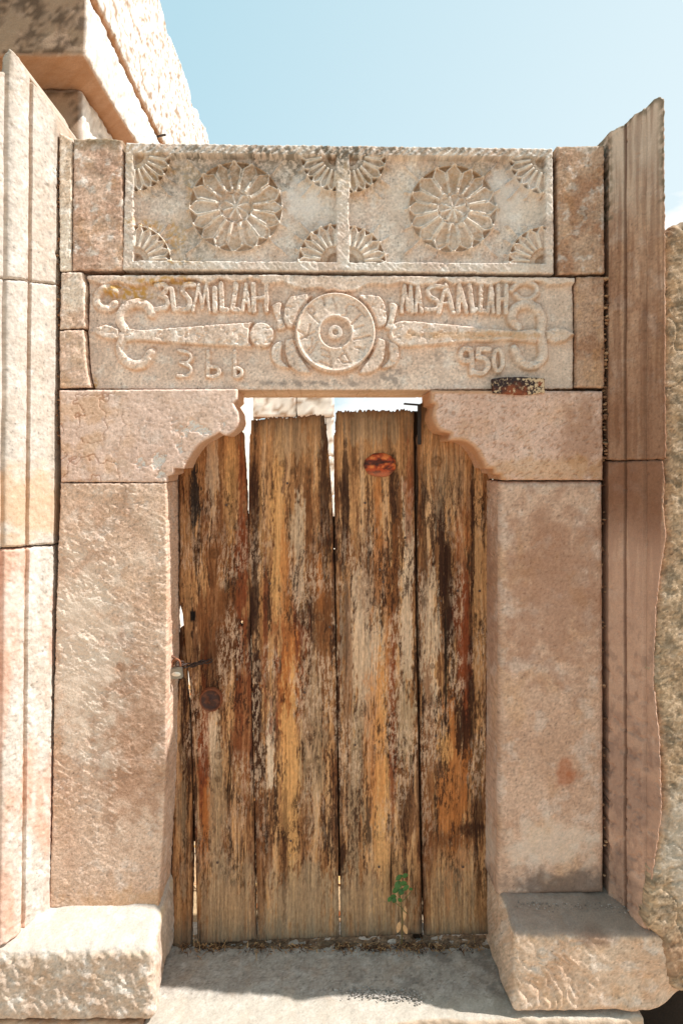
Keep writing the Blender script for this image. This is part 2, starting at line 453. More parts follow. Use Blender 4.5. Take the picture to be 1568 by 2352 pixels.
# --- right jamb: smoother, brown
def h_rj(u, v, phi):
    return fb(u * 7, v * 7, 3, 121) * .002 + fb(u * 60, v * 60, 4, 123, .6) * .0007 + pits(u, v, 7, 60, .62, .002)
def c_rj(u, v, h, phi, rid, V):
    c = stone_col(u, v, lin(200, 164, 140), lin(184, 144, 118), 22, .2, .2, .05, 5)
    c = mixc(c, RUSTC, .6 * blob(u, v, 1303, 1780, 26, 34, 5)); c = mixc(c, RUSTC, .5 * blob(u, v, 1305, 1778, 7, 8, 6, w=.2))
    c = mixc(c, lin(110, 92, 82), .8 * blob(u, v, 1300, 2040, 150, 48, 7)); c = mixc(c, CREAM, .35 * blob(u, v, 1260, 1940, 120, 60, 8))
    c = mixc(c, lin(150, 100, 72), .5 * blob(u, v, 1280, 1350, 140, 220, 9))
    return c
RJ = W([(1147, 1106), (1385, 1106), (1387, 1600), (1388, 2054), (1143, 2062), (1146, 1600)])
stone('jamb_stone', RJ, M_STONE, h_rj, c_rj, R=.02, jit=.001, seed=2, parent=gate, yb=.2, label='smooth brown right jamb stone with a rust spot', res=.0036)

# --- springers with scalloped profile
def cv(x0, y0, pts): return [((x0 + .4719 * a) / 1.0887, (y0 + .4719 * b) / 1.0887) for a, b in pts]
def arc_pts(pts, n=5):
    """Catmull-Rom smoothing of an outline stretch"""
    P = [np.array(p, float) for p in pts]; out = []
    for i in range(len(P) - 1):
        a = P[max(i - 1, 0)]; b = P[i]; c = P[i + 1]; d = P[min(i + 2, len(P) - 1)]
        for k in range(n):
            t = k / n
            out.append(tuple(.5 * ((2 * b) + (-a + c) * t + (2 * a - 5 * b + 4 * c - d) * t * t + (-a + 3 * b - 3 * c + d) * t ** 3)))
    out.append(tuple(P[-1])); return out
SLe = cv(120, 660, [(1003, 662), (1003, 715), (978, 738)] + arc_pts([(978, 738), (1002, 775), (1012, 830), (985, 885), (940, 908), (905, 890)]) +
         arc_pts([(905, 893), (860, 918), (800, 955), (755, 1010), (728, 1060), (718, 1085)]) + [(668, 1083), (665, 1115), (632, 1125), (628, 1158)])
SL = W([(136, 896)] + SLe + [(140, 1107)])
SRe = cv(840, 660, [(505, 668), (502, 738), (525, 745)] + arc_pts([(525, 745), (512, 790), (520, 840), (550, 882), (605, 900)]) + [(598, 935)] +
         arc_pts([(598, 935), (680, 940), (740, 980), (775, 1040), (795, 1085)]) + [(832, 1087), (835, 1112), (868, 1120), (875, 1146)])
SR = W([(990, 896)] + SRe[1:] + [(1385, 1103), (1384, 898)])
def cracks(u, v, f, seed, wd=.03):
    n = fb(u * f, v * f, 3, seed); return ss(wd, 0, np.abs(n))
def h_sl(u, v, phi):
    px, py = PX(u), PY(v)
    lf = ss(330, 240, px + 30 * n2(u * 12, v * 12, 8)) 
    h = fb(u * 8, v * 8, 3, 131) * .0016 + fb(u * 80, v * 80, 4, 133, .6) * .0005
    h -= .0022 * cracks(u, v, 13, 137, .07) * lf
    rag = ss(.12, .35, fb(u * 20, v * 20, 4, 139)) * (blob(u, v, 470, 985, 110, 36, 3) + blob(u, v, 365, 1065, 70, 34, 4) + .7 * blob(u, v, 420, 1040, 40, 30, 4) + blob(u, v, 290, 1060, 26, 26, 9))
    h -= rag * (.0025 + .004 * np.abs(fb(u * 70, v * 70, 3, 141)))
    return h - .0012 * ss(.45, .7, fb((u * .9 - v * .4) * 60, (u * .4 + v * .9) * 130, 2, 143))
def c_sl(u, v, h, phi, rid, V):
    c = stone_col(u, v, lin(220, 190, 172), lin(212, 180, 162), 32, .2, .1, 0, 5, .1)
    px = PX(u)
    lf = ss(340, 240, px + 40 * n2(u * 12, v * 12, 8))
    c = mixc(c, OCH, .35 * lf * ss(-.4, .3, fb(u * 16, v * 16, 3, 66)))
    c = mixc(c, RUSTC, .5 * lf * cracks(u, v, 13, 137, .07))
    c = mixc(c, WHITE, .8 * (h < -.0035) * (phi > .006))
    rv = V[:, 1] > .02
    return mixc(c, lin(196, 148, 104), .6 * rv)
stone('springer_stone', SL, M_STONE, h_sl, c_sl, R=.004, jit=.0008, seed=3, parent=gate, yb=.2, label='pale pink left springer stone with scalloped inner edge', res=.0026)
def h_sr(u, v, phi):
    a = ss(.35, .6, fb((u * .85 + v * .5) * 50, (-u * .5 + v * .85) * 110, 3, 153, .6))
    return fb(u * 8, v * 8, 3, 151) * .002 - a * .0018 + fb(u * 80, v * 80, 3, 155) * .0004
def c_sr(u, v, h, phi, rid, V):
    c = stone_col(u, v, lin(214, 178, 158), lin(202, 162, 140), 42, .16, .2, 0, 5, .12)
    c = mixc(c, BRN, .55 * blob(u, v, 1350, 1000, 60, 110, 7)); c = mixc(c, OCH, .4 * blob(u, v, 1250, 1080, 160, 34, 8))
    c = mixc(c, BRN, .5 * ss(.35, .6, fb((u * .85 + v * .5) * 50, (-u * .5 + v * .85) * 110, 3, 153, .6)))
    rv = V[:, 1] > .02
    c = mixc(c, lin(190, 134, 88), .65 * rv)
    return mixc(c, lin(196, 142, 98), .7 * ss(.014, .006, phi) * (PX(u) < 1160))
stone('springer_stone', SR, M_STONE, h_sr, c_sr, R=.006, jit=.0008, seed=4, parent=gate, yb=.2, label='pink right springer stone with brown scalloped moulding', res=.0028)

# --- filler stones
def hf(seed, a=.0018, f=22):
    return lambda u, v, phi: flaky(u, v, seed, .002, a, .0007, .5, 1.3, f, 3) + pits(u, v, seed, 50, .5, .002)
def cf(seed, b, a, wh, oc, dk):
    return lambda u, v, h, phi, rid, V: mixc(stone_col(u, v, b, a, seed, wh, oc, dk, 9, .22), lin(120, 100, 66), (.75 * ss(350, 322, PY(v) + 10 * n2(u * 40, v * 40, 5)) if dk else np.zeros(len(u))))
BP = lin(212, 180, 158)
for poly, sd, b, a, wh, oc, dk, lab in (
    ([(136, 303), (166, 318), (164, 622), (137, 622)], 201, CREAM, BEIGE, .5, .15, 0, 'narrow pale filler stone beside the left pilaster'),
    ([(169, 319), (240, 317), (282, 322), (283, 612), (276, 620), (167, 621)], 203, BP, lin(186, 146, 122), .65, .25, .25, 'mottled block left of the rosette panel'),
    ([(1278, 336), (1387, 334), (1388, 629), (1282, 630)], 205, lin(192, 158, 132), BRN, .45, .15, .25, 'mottled brown block right of the rosette panel'),
    ([(140, 626), (190, 624), (197, 660), (194, 690), (197, 752), (137, 756)], 207, BP, CREAM, .4, .15, 0, 'small upper filler block left of the lintel'),
    ([(137, 759), (193, 757), (200, 850), (208, 890), (137, 891)], 209, BP, BEIGE, .2, .3, 0, 'small lower filler block left of the lintel'),
    ([(1323, 636), (1387, 635), (1388, 891), (1324, 890)], 211, lin(186, 150, 124), BRN, .1, .2, .1, 'brown filler block right of the lintel')):
    stone('filler_stone', W(poly), M_ROUGH, hf(sd, .0022 if sd < 210 else .001), cf(sd, b, a, wh, oc, dk), R=.004, jit=.0018, seed=sd, parent=gate, label=lab, res=.003)

# ================================================================== ROSETTE PANEL
PANEL = W([(289, 327), (1269, 340), (1272, 629), (281, 619)])
def ray_relief(px, py, cx, cy, Rr, nper, rot, rin, deep=1.0):
    """rosette height in metres above the disc ground; petals outlined by ridges"""
    dx = px - cx; dy = py - cy; r = np.sqrt(dx * dx + dy * dy) / Rr; th = np.arctan2(dx, -dy) - rot; th = th + .035 * np.sin(3 * th + cx) + .02 * np.sin(7 * th + cx * 2) + .02 * n2(px * .03, py * .03, 9)
    st = 2 * math.pi / nper
    k = np.round(th / st); a = th - k * st; perp = np.abs(a) * r
    hw = math.pi / nper
    wid = hw * .93 * np.minimum(r, .84)
    wid = np.where(r > .84, wid * np.clip((.985 - r) / .145, 0, 1) ** .8, wid)
    d = wid - perp                                   # inside petal > 0
    rw = 2.9 / Rr
    ridge = np.exp(-((d - .004) / rw) ** 2)
    ins = ss(0, .03, d)
    h = .0015 * ins + .0105 * ridge * (r > rin)
    h = np.where(r < rin, 0, h)
    NEAR['ridge'] = ridge; NEAR['ins'] = ins
    return h, r, k.astype(int) % nper, d > -.008
FANS = [(307, 353, 86, 1, 1), (307, 600, 86, 1, -1), (772, 356, 83, -1, 1), (802, 356, 87, 1, 1), (772, 600, 90, -1, -1), (802, 601, 86, 1, -1), (1252, 363, 82, -1, 1), (1252, 603, 86, -1, -1)]
NEAR = {}; preg = {}
ROS = [(541, 472, 109, 105), (1041, 477, 103, 102)]
for i in range(2):
    preg[1 + i * 100] = ('rosette', 0, 'left rosette darkened by lichen at its top' if i == 0 else 'right rosette, paler and cleaner')
    for k in range(16): preg[10 + i * 100 + k] = ('petal', 1 + i * 100, None)
    preg[50 + i * 100] = ('flower_boss', 1 + i * 100, None)
for i in range(8):
    preg[300 + i * 20] = ('corner_fan', 0, None)
    for k in range(7): preg[301 + i * 20 + k] = ('petal', 300 + i * 20, None)
preg[600] = ('frame_border', 0, None)
def h_panel(u, v, phi):
    px, py = PX(u), PY(v); sl = (px - 290) / 980.
    yt = 352 + 10 * sl; yb_ = 598 + 6 * sl
    wb = 1.5 * fb(u * 30, v * 30, 3, 77)
    floor_d = np.minimum.reduce([py - yt, yb_ - py, px - 307, 1252 - px]) + wb
    mid = np.abs(px - 787) - 15 + wb
    fl = ss(-1.5, 2.5, np.minimum(floor_d, mid))
    h = -.028 * fl
    idd = np.where(fl < .5, 600, 0); stn = np.zeros_like(u)
    h += (1 - fl) * (.0022 * np.sin((px * .8 + py * .9) * .42 + 3 * n2(u * 12, v * 12, 2)) * (py < yt + 3) * .8 + .0012 * fb((u + v) * 70, (u - v) * 25, 3, 81))
    h += fb(u * 9, v * 9, 4, 83) * .0022 + fb(u * 70, v * 70, 3, 85, .6) * .0005
    h -= fl * .003 * ss(.1, .3, fb(u * 16, v * 16, 4, 87)) * blob(u, v, 920, 560, 320, 60, 2)
    for i, (cx, cy, rx, ry) in enumerate(ROS):
        m = (np.abs(px - cx) < rx + 8) & (np.abs(py - cy) < ry + 8)
        x = px[m]; y = cy + (py[m] - cy) * rx / ry
        hh, r, k, isp = ray_relief(x, y, cx, cy, rx, 16, 0, .36)
        stn[m] = np.maximum(stn[m], (r < .99) * (r > .36) * (1 - NEAR['ridge']) * (.45 + .35 * (1 - NEAR['ins'])))
        disc_ = ss(1.02, .975, r); rim = np.exp(-((r - .985) / .020) ** 2) * .0075
        ins_m = NEAR['ins'].copy(); rdg_m = NEAR['ridge'].copy()
        h2, r2, k2, ip2 = ray_relief(x, y, cx, cy, rx * .34, 8, .1, .02)
        NEAR['ins'] = ins_m; NEAR['ridge'] = rdg_m
        ring = np.exp(-((r - .345) / .022) ** 2) * .0045
        inner = ss(.36, .30, r)
        hd = .013 * disc_ + rim * 1.3 - .006 * ss(.38, .8, r) * ss(.97, .95, r) * (1 - NEAR['ins']) + hh * 1.25 * (r > .36) + ring * 1.3 + inner * (h2 * .9 - .003)
        worn = ss(-.05, .4, fb(u[m] * 14, v[m] * 14, 4, 91 + i, .6))
        hd = hd * (1 - .28 * worn) 
        h[m] += hd
        t = idd[m]; t = np.where(r < 1.0, 1 + i * 100, t); t = np.where((r < .975) & (r > .37) & isp, 10 + i * 100 + k, t); t = np.where(r < .37, 50 + i * 100, t); idd[m] = t
    for i, (cx, cy, R_, sx, sy) in enumerate(FANS):
        m = ((px - cx) * sx > -1) & ((px - cx) * sx < R_ + 6) & ((py - cy) * sy > -1) & ((py - cy) * sy < R_ + 6)
        x = cx + (px[m] - cx) * sx; y = cy + (py[m] - cy) * sy
        hh, r, k, isp = ray_relief(x, y, cx, cy, R_, 22, math.radians(8.2), .40)
        stn[m] = np.maximum(stn[m], fl[m] * (r < .99) * (r > .4) * (1 - NEAR['ridge']) * (.4 + .6 * (1 - NEAR['ins'])))
        f_ = ss(1.02, .975, r); rim = np.exp(-((r - .98) / .024) ** 2) * .006
        hole = ss(.26, .20, r) * .014
        h[m] += fl[m] * (.014 * f_ + rim * 1.3 - .006 * ss(.46, .8, r) * ss(.97, .95, r) * (1 - NEAR['ins']) + hh * 1.25 * (r > .40) - hole)
        t = idd[m]; ok = fl[m] > .5
        t = np.where((r < 1) & ok, 300 + i * 20, t); t = np.where((r < .975) & (r > .42) & isp & ok, 301 + i * 20 + np.clip(k - 5, 0, 6) % 7, t); idd[m] = t
    NEAR['st'] = stn
    return h, idd
def c_panel(u, v, h, phi, rid, V):
    px, py = PX(u), PY(v)
    c = stone_col(u, v, lin(222, 206, 192), lin(208, 182, 164), 52, .5, .15, .15, 8, .18)
    dk = blob(u, v, 560, 385, 250, 40, 1) * .9 + blob(u, v, 430, 560, 60, 55, 2) * .7 + blob(u, v, 400, 430, 90, 40, 3) * .35 + blob(u, v, 760, 340, 560, 20, 12) * .85 + blob(u, v, 790, 380, 110, 50, 14) * .65 + blob(u, v, 1190, 375, 120, 30, 15) * .5
    dk *= ss(-.35, .45, fb(u * 60, v * 60, 4, 55, .7) + .1)
    c = mixc(c, LICH, .85 * np.clip(dk, 0, 1))
    oc = blob(u, v, 400, 545, 26, 50, 4) + blob(u, v, 330, 512, 40, 14, 5) + .7 * blob(u, v, 330, 375, 60, 40, 6) + .5 * blob(u, v, 440, 400, 60, 30, 7) + .6 * blob(u, v, 430, 600, 60, 12, 8) + .4 * blob(u, v, 790, 420, 120, 40, 9) + .35 * blob(u, v, 1040, 390, 110, 30, 10) + .45 * blob(u, v, 432, 470, 10, 90, 11) + .3 * blob(u, v, 620, 460, 50, 50, 16)
    c = mixc(c, YEL, .7 * np.clip(oc, 0, 1) * ss(-.5, .4, fb(u * 80, v * 80, 3, 56, .7)))
    groove = ss(-.016, -.0085, h) * ss(-.002, -.007, h)
    gm = (rid > 0) & (rid < 600)
    c = mixc(c, lin(176, 132, 84), .35 * gm * ss(-.011, -.016, h))
    st_ = np.zeros(len(u)); st_[:len(NEAR['st'])] = NEAR['st']
    c = mixc(c, lin(146, 112, 76), .6 * st_ * ss(520, 400, py)); c = mixc(c, lin(168, 132, 98), .45 * st_)
    c = mixc(c, CREAM, .6 * gm * ss(-.011, -.004, h))  # raised carving paler: light caught by the ridges put into the colour
    c = mixc(c, lin(232, 230, 226), .5 * blob(u, v, 705, 455, 60, 70, 21)); c = mixc(c, lin(226, 222, 218), .45 * blob(u, v, 1175, 440, 60, 60, 22))
    c = mixc(c, lin(212, 196, 180), .35 * ss(-.2, .5, fb(u * 6, v * 9, 4, 99)) * (1 - st_))
    return c
stone('rosette_panel', PANEL, M_STONE, h_panel, c_panel, R=.005, jit=.0014, seed=5, res=.0019, regions=preg, rows=12,
      label='long carved frieze slab with two petalled rosettes and corner fans, topmost over the door', cat='carved panel')

# ================================================================== INSCRIBED LINTEL
A_ = lambda P: [(183.7 + .2929 * a, 624.6 + .2929 * b) for a, b in P]
B_ = lambda P: [(597.05 + .23432 * a, 624.6 + .23432 * b) for a, b in P]
C_ = lambda P: [(881.8 + .2929 * a, 624.6 + .2929 * b) for a, b in P]
FE = []        # (kind, pts, halfwidth, height, bevel, id)
lreg = {}; nid = [1]
def feat(nm, items, lab=None, par=0):
    i = nid[0]; nid[0] += 1; lreg[i] = (nm, par, lab)
    for it in items: FE.append(it + (i,))
    return i
def S(pts, hw=4.0, H=.019, bv=1.9): return ('s', pts, hw + .9, H, bv)
def PG(pts, H=.022, bv=3.6): return ('p', pts, 0, H, bv)
wl = 5.9
feat('letter', [S(A_([(595, 100), (650, 92), (680, 120), (662, 155), (622, 178)]), wl), S(A_([(622, 178), (672, 198), (686, 240), (662, 280), (590, 290)]), wl)], 'letter B cut like a 3')
feat('letter', [S(A_([(715, 130), (728, 210), (734, 292)]), wl)], 'first letter I')
feat('letter', [S(A_(arc_pts([(890, 95), (825, 95), (800, 140), (845, 200), (862, 245), (840, 285), (765, 287)], 3)), wl)], 'letter S of the left word')
feat('letter', [S(A_([(885, 300), (928, 92), (955, 280), (990, 92), (1012, 300)]), 3.6)], 'letter M of the left word')
feat('letter', [S(A_([(1055, 125), (1056, 300)]), wl)], 'second letter I')
feat('letter', [S(A_([(1105, 90), (1112, 290), (1152, 295)]), wl)], 'first letter L of the left word')
feat('letter', [S(A_([(1218, 90), (1212, 170), (1194, 285), (1242, 295)]), wl)], 'second letter L of the left word')
feat('letter', [S(A_([(1272, 300), (1300, 90), (1328, 300)]), 3.9), S(A_([(1284, 232), (1318, 232)]), 3)], 'letter A of the left word')
feat('letter', [S(A_([(1358, 92), (1362, 302)]), wl), S(A_([(1370, 200), (1450, 195)]), 4), S(A_([(1462, 82), (1460, 300)]), 5.2)], 'letter H of the left word')
feat('letter', [S(C_([(138, 310), (160, 102), (192, 300), (212, 102), (222, 310)]), 4)], 'letter M of the right word')
feat('letter', [S(C_([(248, 310), (266, 100), (300, 310)]), 4), S(C_([(256, 235), (285, 235)]), 3)], 'first letter A of the right word')
feat('letter', [S(C_(arc_pts([(460, 112), (385, 106), (345, 140), (362, 188), (420, 222), (428, 262), (398, 290), (330, 290)], 3)), 5)], 'letter S of the right word')
feat('letter', [S(C_([(430, 315), (490, 100), (545, 315)]), 5), S(C_([(455, 240), (522, 240)]), 3.4)], 'second letter A of the right word')
feat('letter', [S(C_([(582, 312), (592, 100), (652, 315)]), 5), S(C_([(588, 228), (625, 228)]), 3.2)], 'third letter A of the right word')
feat('letter', [S(C_([(672, 100), (698, 312), (722, 290)]), 5)], 'first letter L of the right word')
feat('letter', [S(C_([(766, 100), (758, 300), (800, 300)]), 5)], 'second letter L of the right word')
feat('letter', [S(C_([(818, 312), (842, 100), (860, 312)]), 4.4), S(C_([(828, 235), (856, 235)]), 3)], 'last letter A of the right word')
feat('letter', [S(C_([(900, 102), (900, 318)]), 5.2), S(C_([(964, 102), (958, 312)]), 5.2), S(C_([(900, 206), (960, 206)]), 4.4)], 'letter H of the right word')
feat('numeral', [S(A_(arc_pts([(772, 612), (845, 628), (870, 668), (842, 702), (785, 706)], 3)), 4), S(A_(arc_pts([(785, 706), (850, 732), (870, 778), (832, 812), (765, 812)], 3)), 4)], 'numeral 3')
feat('numeral', [S(A_([(1003, 620), (1000, 812)]), 4.6), S(A_(arc_pts([(1003, 738), (1070, 745), (1090, 782), (1060, 816), (1000, 814)], 3)), 4.4)], 'first reversed 9')
feat('numeral', [S(A_([(1215, 620), (1210, 814)]), 4.4), S(A_(arc_pts([(1215, 745), (1256, 760), (1268, 792), (1240, 820), (1208, 814)], 3)), 4.2)], 'second reversed 9')
feat('numeral', [S(C_(arc_pts([(685, 690), (625, 690), (602, 650), (625, 602), (668, 604), (688, 640), (690, 790)], 3)), 6)], 'numeral 9')
feat('numeral', [S(C_([(826, 602), (745, 600), (738, 668)] + arc_pts([(738, 668), (795, 678), (820, 735), (780, 788), (712, 782)], 3)), 6)], 'numeral 5')
feat('numeral', [S(C_([(862 + 35 + 36 * math.cos(t), 690 + 84 * math.sin(t)) for t in np.linspace(0, 2 * math.pi, 20)]), 5.2)], 'numeral 0')
HK = .023
feat('crescent', [S(A_(arc_pts([(275, 150), (225, 118), (160, 135), (125, 200), (150, 262), (210, 280), (268, 245)], 4)), 10.5, HK, 5)], 'small crescent at the left')
feat('scroll_hook', [S(A_(arc_pts([(345, 440), (308, 370), (345, 280), (430, 238), (515, 255), (560, 320)], 4)), 12, HK, 5)], 'upper left scroll hook')
feat('scroll_hook', [S(A_(arc_pts([(330, 500), (312, 600), (345, 685), (425, 725), (505, 700), (556, 630)], 4)), 12, HK, 5)], 'lower left scroll hook')
feat('leaf_tip', [PG(A_([(78, 462), (130, 428), (190, 408), (250, 420), (305, 445), (312, 520), (260, 532), (190, 525), (130, 495)]), HK)], 'pointed leaf at the left end')
feat('staff', [PG(A_([(330, 420), (390, 440), (470, 450), (900, 420), (1355, 388), (1325, 440), (1330, 545), (1345, 592), (800, 562), (430, 535), (350, 545)]), HK),
               PG(A_([(1425 + 100 * math.cos(t), 490 + 104 * math.sin(t)) for t in np.linspace(0, 2 * math.pi, 24)[:-1]]), HK, 5)], 'left staff ending in a round knob')
feat('scroll_hook', [S(C_(arc_pts([(1005, 135), (1045, 95), (1120, 72), (1195, 105), (1200, 165), (1150, 208), (1080, 205), (1040, 170)], 4)), 7.5, HK * .8, 5)], 'small ring scroll at the right')
feat('scroll_hook', [S(C_(arc_pts([(1060, 425), (1010, 375), (1020, 295), (1085, 255), (1165, 258), (1225, 305), (1245, 370), (1235, 460)], 4)), 11.5, HK, 5)], 'upper right scroll hook')
feat('scroll_hook', [S(C_(arc_pts([(1030, 600), (1065, 680), (1135, 728), (1210, 715), (1252, 655), (1250, 570), (1225, 470)], 4)), 11.5, HK, 5)], 'lower right scroll hook')
feat('leaf_tip', [PG(C_([(1262, 455), (1350, 425), (1440, 442), (1507, 485), (1430, 542), (1340, 562), (1272, 535)]), HK, 5)], 'pointed leaf at the right end')
feat('staff', [PG(C_([(140, 372), (260, 382), (640, 420), (1050, 455), (1180, 440), (1225, 480), (1200, 560), (1000, 535), (640, 550), (300, 582), (150, 585)]), HK),
               PG(C_([(150 + 112 * math.cos(t), 480 + 106 * math.sin(t)) for t in np.linspace(0, 2 * math.pi, 24)[:-1]]), HK, 5)], 'right staff ending in a round knob')
def mir(P): return [(2 * 737 - a, b) for a, b in P]
leafs = [[(300, 228), (400, 212), (500, 222), (470, 300), (400, 400), (370, 520), (290, 545), (238, 500), (228, 410), (250, 300)],
         [(110, 320), (165, 292), (215, 300), (205, 370), (225, 470), (250, 545), (170, 560), (150, 460)],
         [(245, 660), (360, 640), (370, 760), (430, 870), (500, 985), (400, 990), (320, 950), (270, 880), (240, 780)],
         [(215, 668), (215, 760), (210, 850), (285, 940), (190, 930), (115, 860), (105, 760), (150, 690)]]
for P in leafs:
    Q = arc_pts(P + [P[0]], 4)[:-1]; feat('wreath_leaf', [PG(B_(Q), .021, 3.4)]); feat('wreath_leaf', [PG(B_(mir(Q)), .021, 3.4)])
MED = nid[0]; nid[0] += 1; lreg[MED] = ('medallion', 0, 'round medallion with scratched letters and a bored boss')
BOSS = nid[0]; nid[0] += 1; lreg[BOSS] = ('boss', MED, None)
ENG = [S(B_(p), 1.2, -.006, 1.6) for p in (
    [(612, 262), (632, 322)], [(716, 258), (750, 368)], [(920, 330), (870, 322), (842, 355), (852, 400), (840, 432), (800, 432)], [(948, 350), (1032, 440)],
    [(985, 422), (895, 515)], [(580, 498), (462, 380), (478, 345), (515, 345), (535, 375), (522, 412)], [(492, 520), (470, 620)], [(398, 656), (540, 590)],
    [(358, 572), (425, 598), (455, 645)], [(512, 660), (508, 735)], [(562, 695), (492, 806), (462, 785), (485, 750)], [(608, 752), (676, 785), (700, 932), (590, 882)],
    [(612, 820), (672, 838)], [(803, 740), (886, 888), (812, 890), (782, 850), (800, 812), (838, 800)], [(920, 665), (1072, 628)], [(925, 558), (1010, 530)], [(938, 742), (985, 752), (1012, 785), (1025, 745)])]
def seg_d(x, y, pts):
    best = np.full(x.shape, 1e9)
    for i in range(len(pts) - 1):
        a = np.array(pts[i]); b = np.array(pts[i + 1]); d = b - a; l2 = max(d @ d, 1e-9)
        t = np.clip(((x - a[0]) * d[0] + (y - a[1]) * d[1]) / l2, 0, 1)
        best = np.minimum(best, (x - a[0] - t * d[0]) ** 2 + (y - a[1] - t * d[1]) ** 2)
    return np.sqrt(best)
def h_lintel(u, v, phi):
    px, py = PX(u), PY(v); wpx = px + 1.1 * fb(u * 40, v * 40, 3, 301, .55); wpy = py + 1.1 * fb(u * 60 + 5, v * 60, 3, 303)
    rel = np.zeros_like(u); idd = np.zeros(len(u), int); near = np.zeros_like(u)
    for kd, pts, hw, H, bv, i in FE:
        P = np.array(pts); pad = hw + bv + 9
        m = np.where((px > P[:, 0].min() - pad) & (px < P[:, 0].max() + pad) & (py > P[:, 1].min() - pad) & (py < P[:, 1].max() + pad))[0]
        if kd == 's': d = hw - seg_d(wpx[m], wpy[m], pts)
        else: d = poly_sd(wpx[m], wpy[m], pts)[0]
        hh = H * (.72 * ss(-.3 * bv, bv * .9, d) + .28 * ss(-7, bv, d))
        if kd == 's' and hw > 7: hh = hh * (.75 + .25 * ss(0, hw, d))
        better = hh > rel[m]; rel[m] = np.where(better, hh, rel[m])
        idd[m] = np.where(better & (d > -.2 * bv), i, idd[m])
        near[m] = np.maximum(near[m], ss(-6, 0, d))
    rel *= 1 - .2 * ss(.1, .7, fb(u * 34, v * 34, 3, 331, .6))
    # medallion
    cx, cy = B_([(738, 592)])[0]; rx = 92.; dx = px - cx; dy = (py - cy)
    r = np.sqrt(dx * dx + dy * dy) / rx
    rim = ss(1.03, .97, r)
    md = .025 * rim + .005 * np.exp(-((r - .955) / .035) ** 2) + .003 * np.exp(-((r - .42) / .035) ** 2) - .014 * ss(.40, .36, r) + .015 * ss(.21, .17, r) - .012 * ss(.08, .05, r)
    m2 = r < .94
    for kd, pts, hw, H, bv in ENG:
        mm = np.where(m2)[0]; md[mm] += H * ss(-bv, bv, hw - seg_d(px[mm], py[mm], pts))
    low = 0 * r; hug = np.exp(-((r - 1.045) / .03) ** 2) * .012; rel = np.maximum(rel - hug * (r > 1.0), -.003)
    isM = (r < 1.01)
    rel = np.where(isM, md, rel - low * (rel < .002)); idd = np.where(isM, MED, idd); idd = np.where(r < .41, BOSS, idd); near = np.maximum(near, ss(1.15, 1.0, r))
    # unrecessed rough border at the top
    top = 650 + 9 * fb(u * 14, v * 4, 3, 311) - 5 * ((px > 350) & (px < 600)) + 16 * np.exp(-((px - 770) / 150) ** 2) * ss(.0, 1, 1 - np.abs(px - 770) / 200)
    bt = ss(3, -3, py - top); rel = np.maximum(rel, .020 * bt)
    h = -.022 + rel + fb(u * 7, v * 7, 3, 321) * .0018
    rough = ss(.0015, .006, rel) * (.4 + .6 * ss(-.1, .4, fb(u * 12, v * 12, 3, 323))) + .8 * blob(u, v, 640, 640, 460, 25, 4) + .4 * blob(u, v, 640, 850, 60, 40, 6) * 0
    h += rough * (terrace(fb(u * 30, v * 30, 4, 325, .55), 3) * .0010) + fb(u * 80, v * 80, 3, 327, .6) * .0004
    h -= .006 * ss(9, 0, 886 - py) * 0
    NEAR['v'] = near
    return h, idd
def c_lintel(u, v, h, phi, rid, V):
    px, py = PX(u), PY(v)
    nr = np.zeros(len(u)); nr[:len(NEAR['v'])] = NEAR['v']
    c = stone_col(u, v, lin(226, 202, 184), lin(212, 184, 164), 62, .4, .05, .02, 10, .2)
    c = mixc(c, lin(196, 172, 156), .3 * ss(.0, .5, fb(u * 13, v * 20, 4, 69, .65)) * ss(-.013, -.016, h))
    up = ss(-.018, -.004, h)
    c = mixc(c, lin(196, 140, 84), .5 * nr * (1 - up) * ss(-.5, .4, fb(u * 20, v * 20, 3, 63)))
    c = mixc(c, lin(222, 202, 184), .06 * up * ss(1100, 950, px))
    c = mixc(c, lin(196, 176, 156), .3 * ss(1080, 1150, px))
    c = mixc(c, YEL, .9 * np.clip(blob(u, v, 300, 672, 60, 16, 1) + .9 * blob(u, v, 380, 645, 90, 10, 2) + .8 * blob(u, v, 275, 655, 25, 12, 3) + .8 * blob(u, v, 206, 875, 12, 22, 4), 0, 1) * ss(-.5, .3, fb(u * 70, v * 70, 3, 64)))
    c = mixc(c, lin(120, 112, 108), .6 * np.clip(blob(u, v, 720, 878, 130, 10, 5) + blob(u, v, 905, 865, 30, 30, 6) + .7 * blob(u, v, 1010, 815, 20, 18, 7) + blob(u, v, 1240, 700, 20, 12, 17) * .6, 0, 1) * ss(-.4, .3, fb(u * 50, v * 50, 3, 65)))
    c = mixc(c, OCH, .5 * blob(u, v, 1100, 770, 200, 10, 8)); c = mixc(c, BRN, .5 * blob(u, v, 1345, 664, 14, 12, 10))
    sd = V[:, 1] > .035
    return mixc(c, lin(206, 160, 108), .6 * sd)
LINT = W([(199, 632), (560, 630), (1320, 637), (1322, 760), (1321, 892), (985, 894), (550, 894), (212, 892), (203, 850), (197, 760), (201, 690)])
stone('inscribed_lintel', LINT, M_STONE, h_lintel, c_lintel, R=.0035, jit=.0014, seed=6, res=.0018, regions=lreg, rows=16, yb=.31,
      label='lintel stone carved with two words, a staff with scroll ends and a round central medallion', cat='lintel')

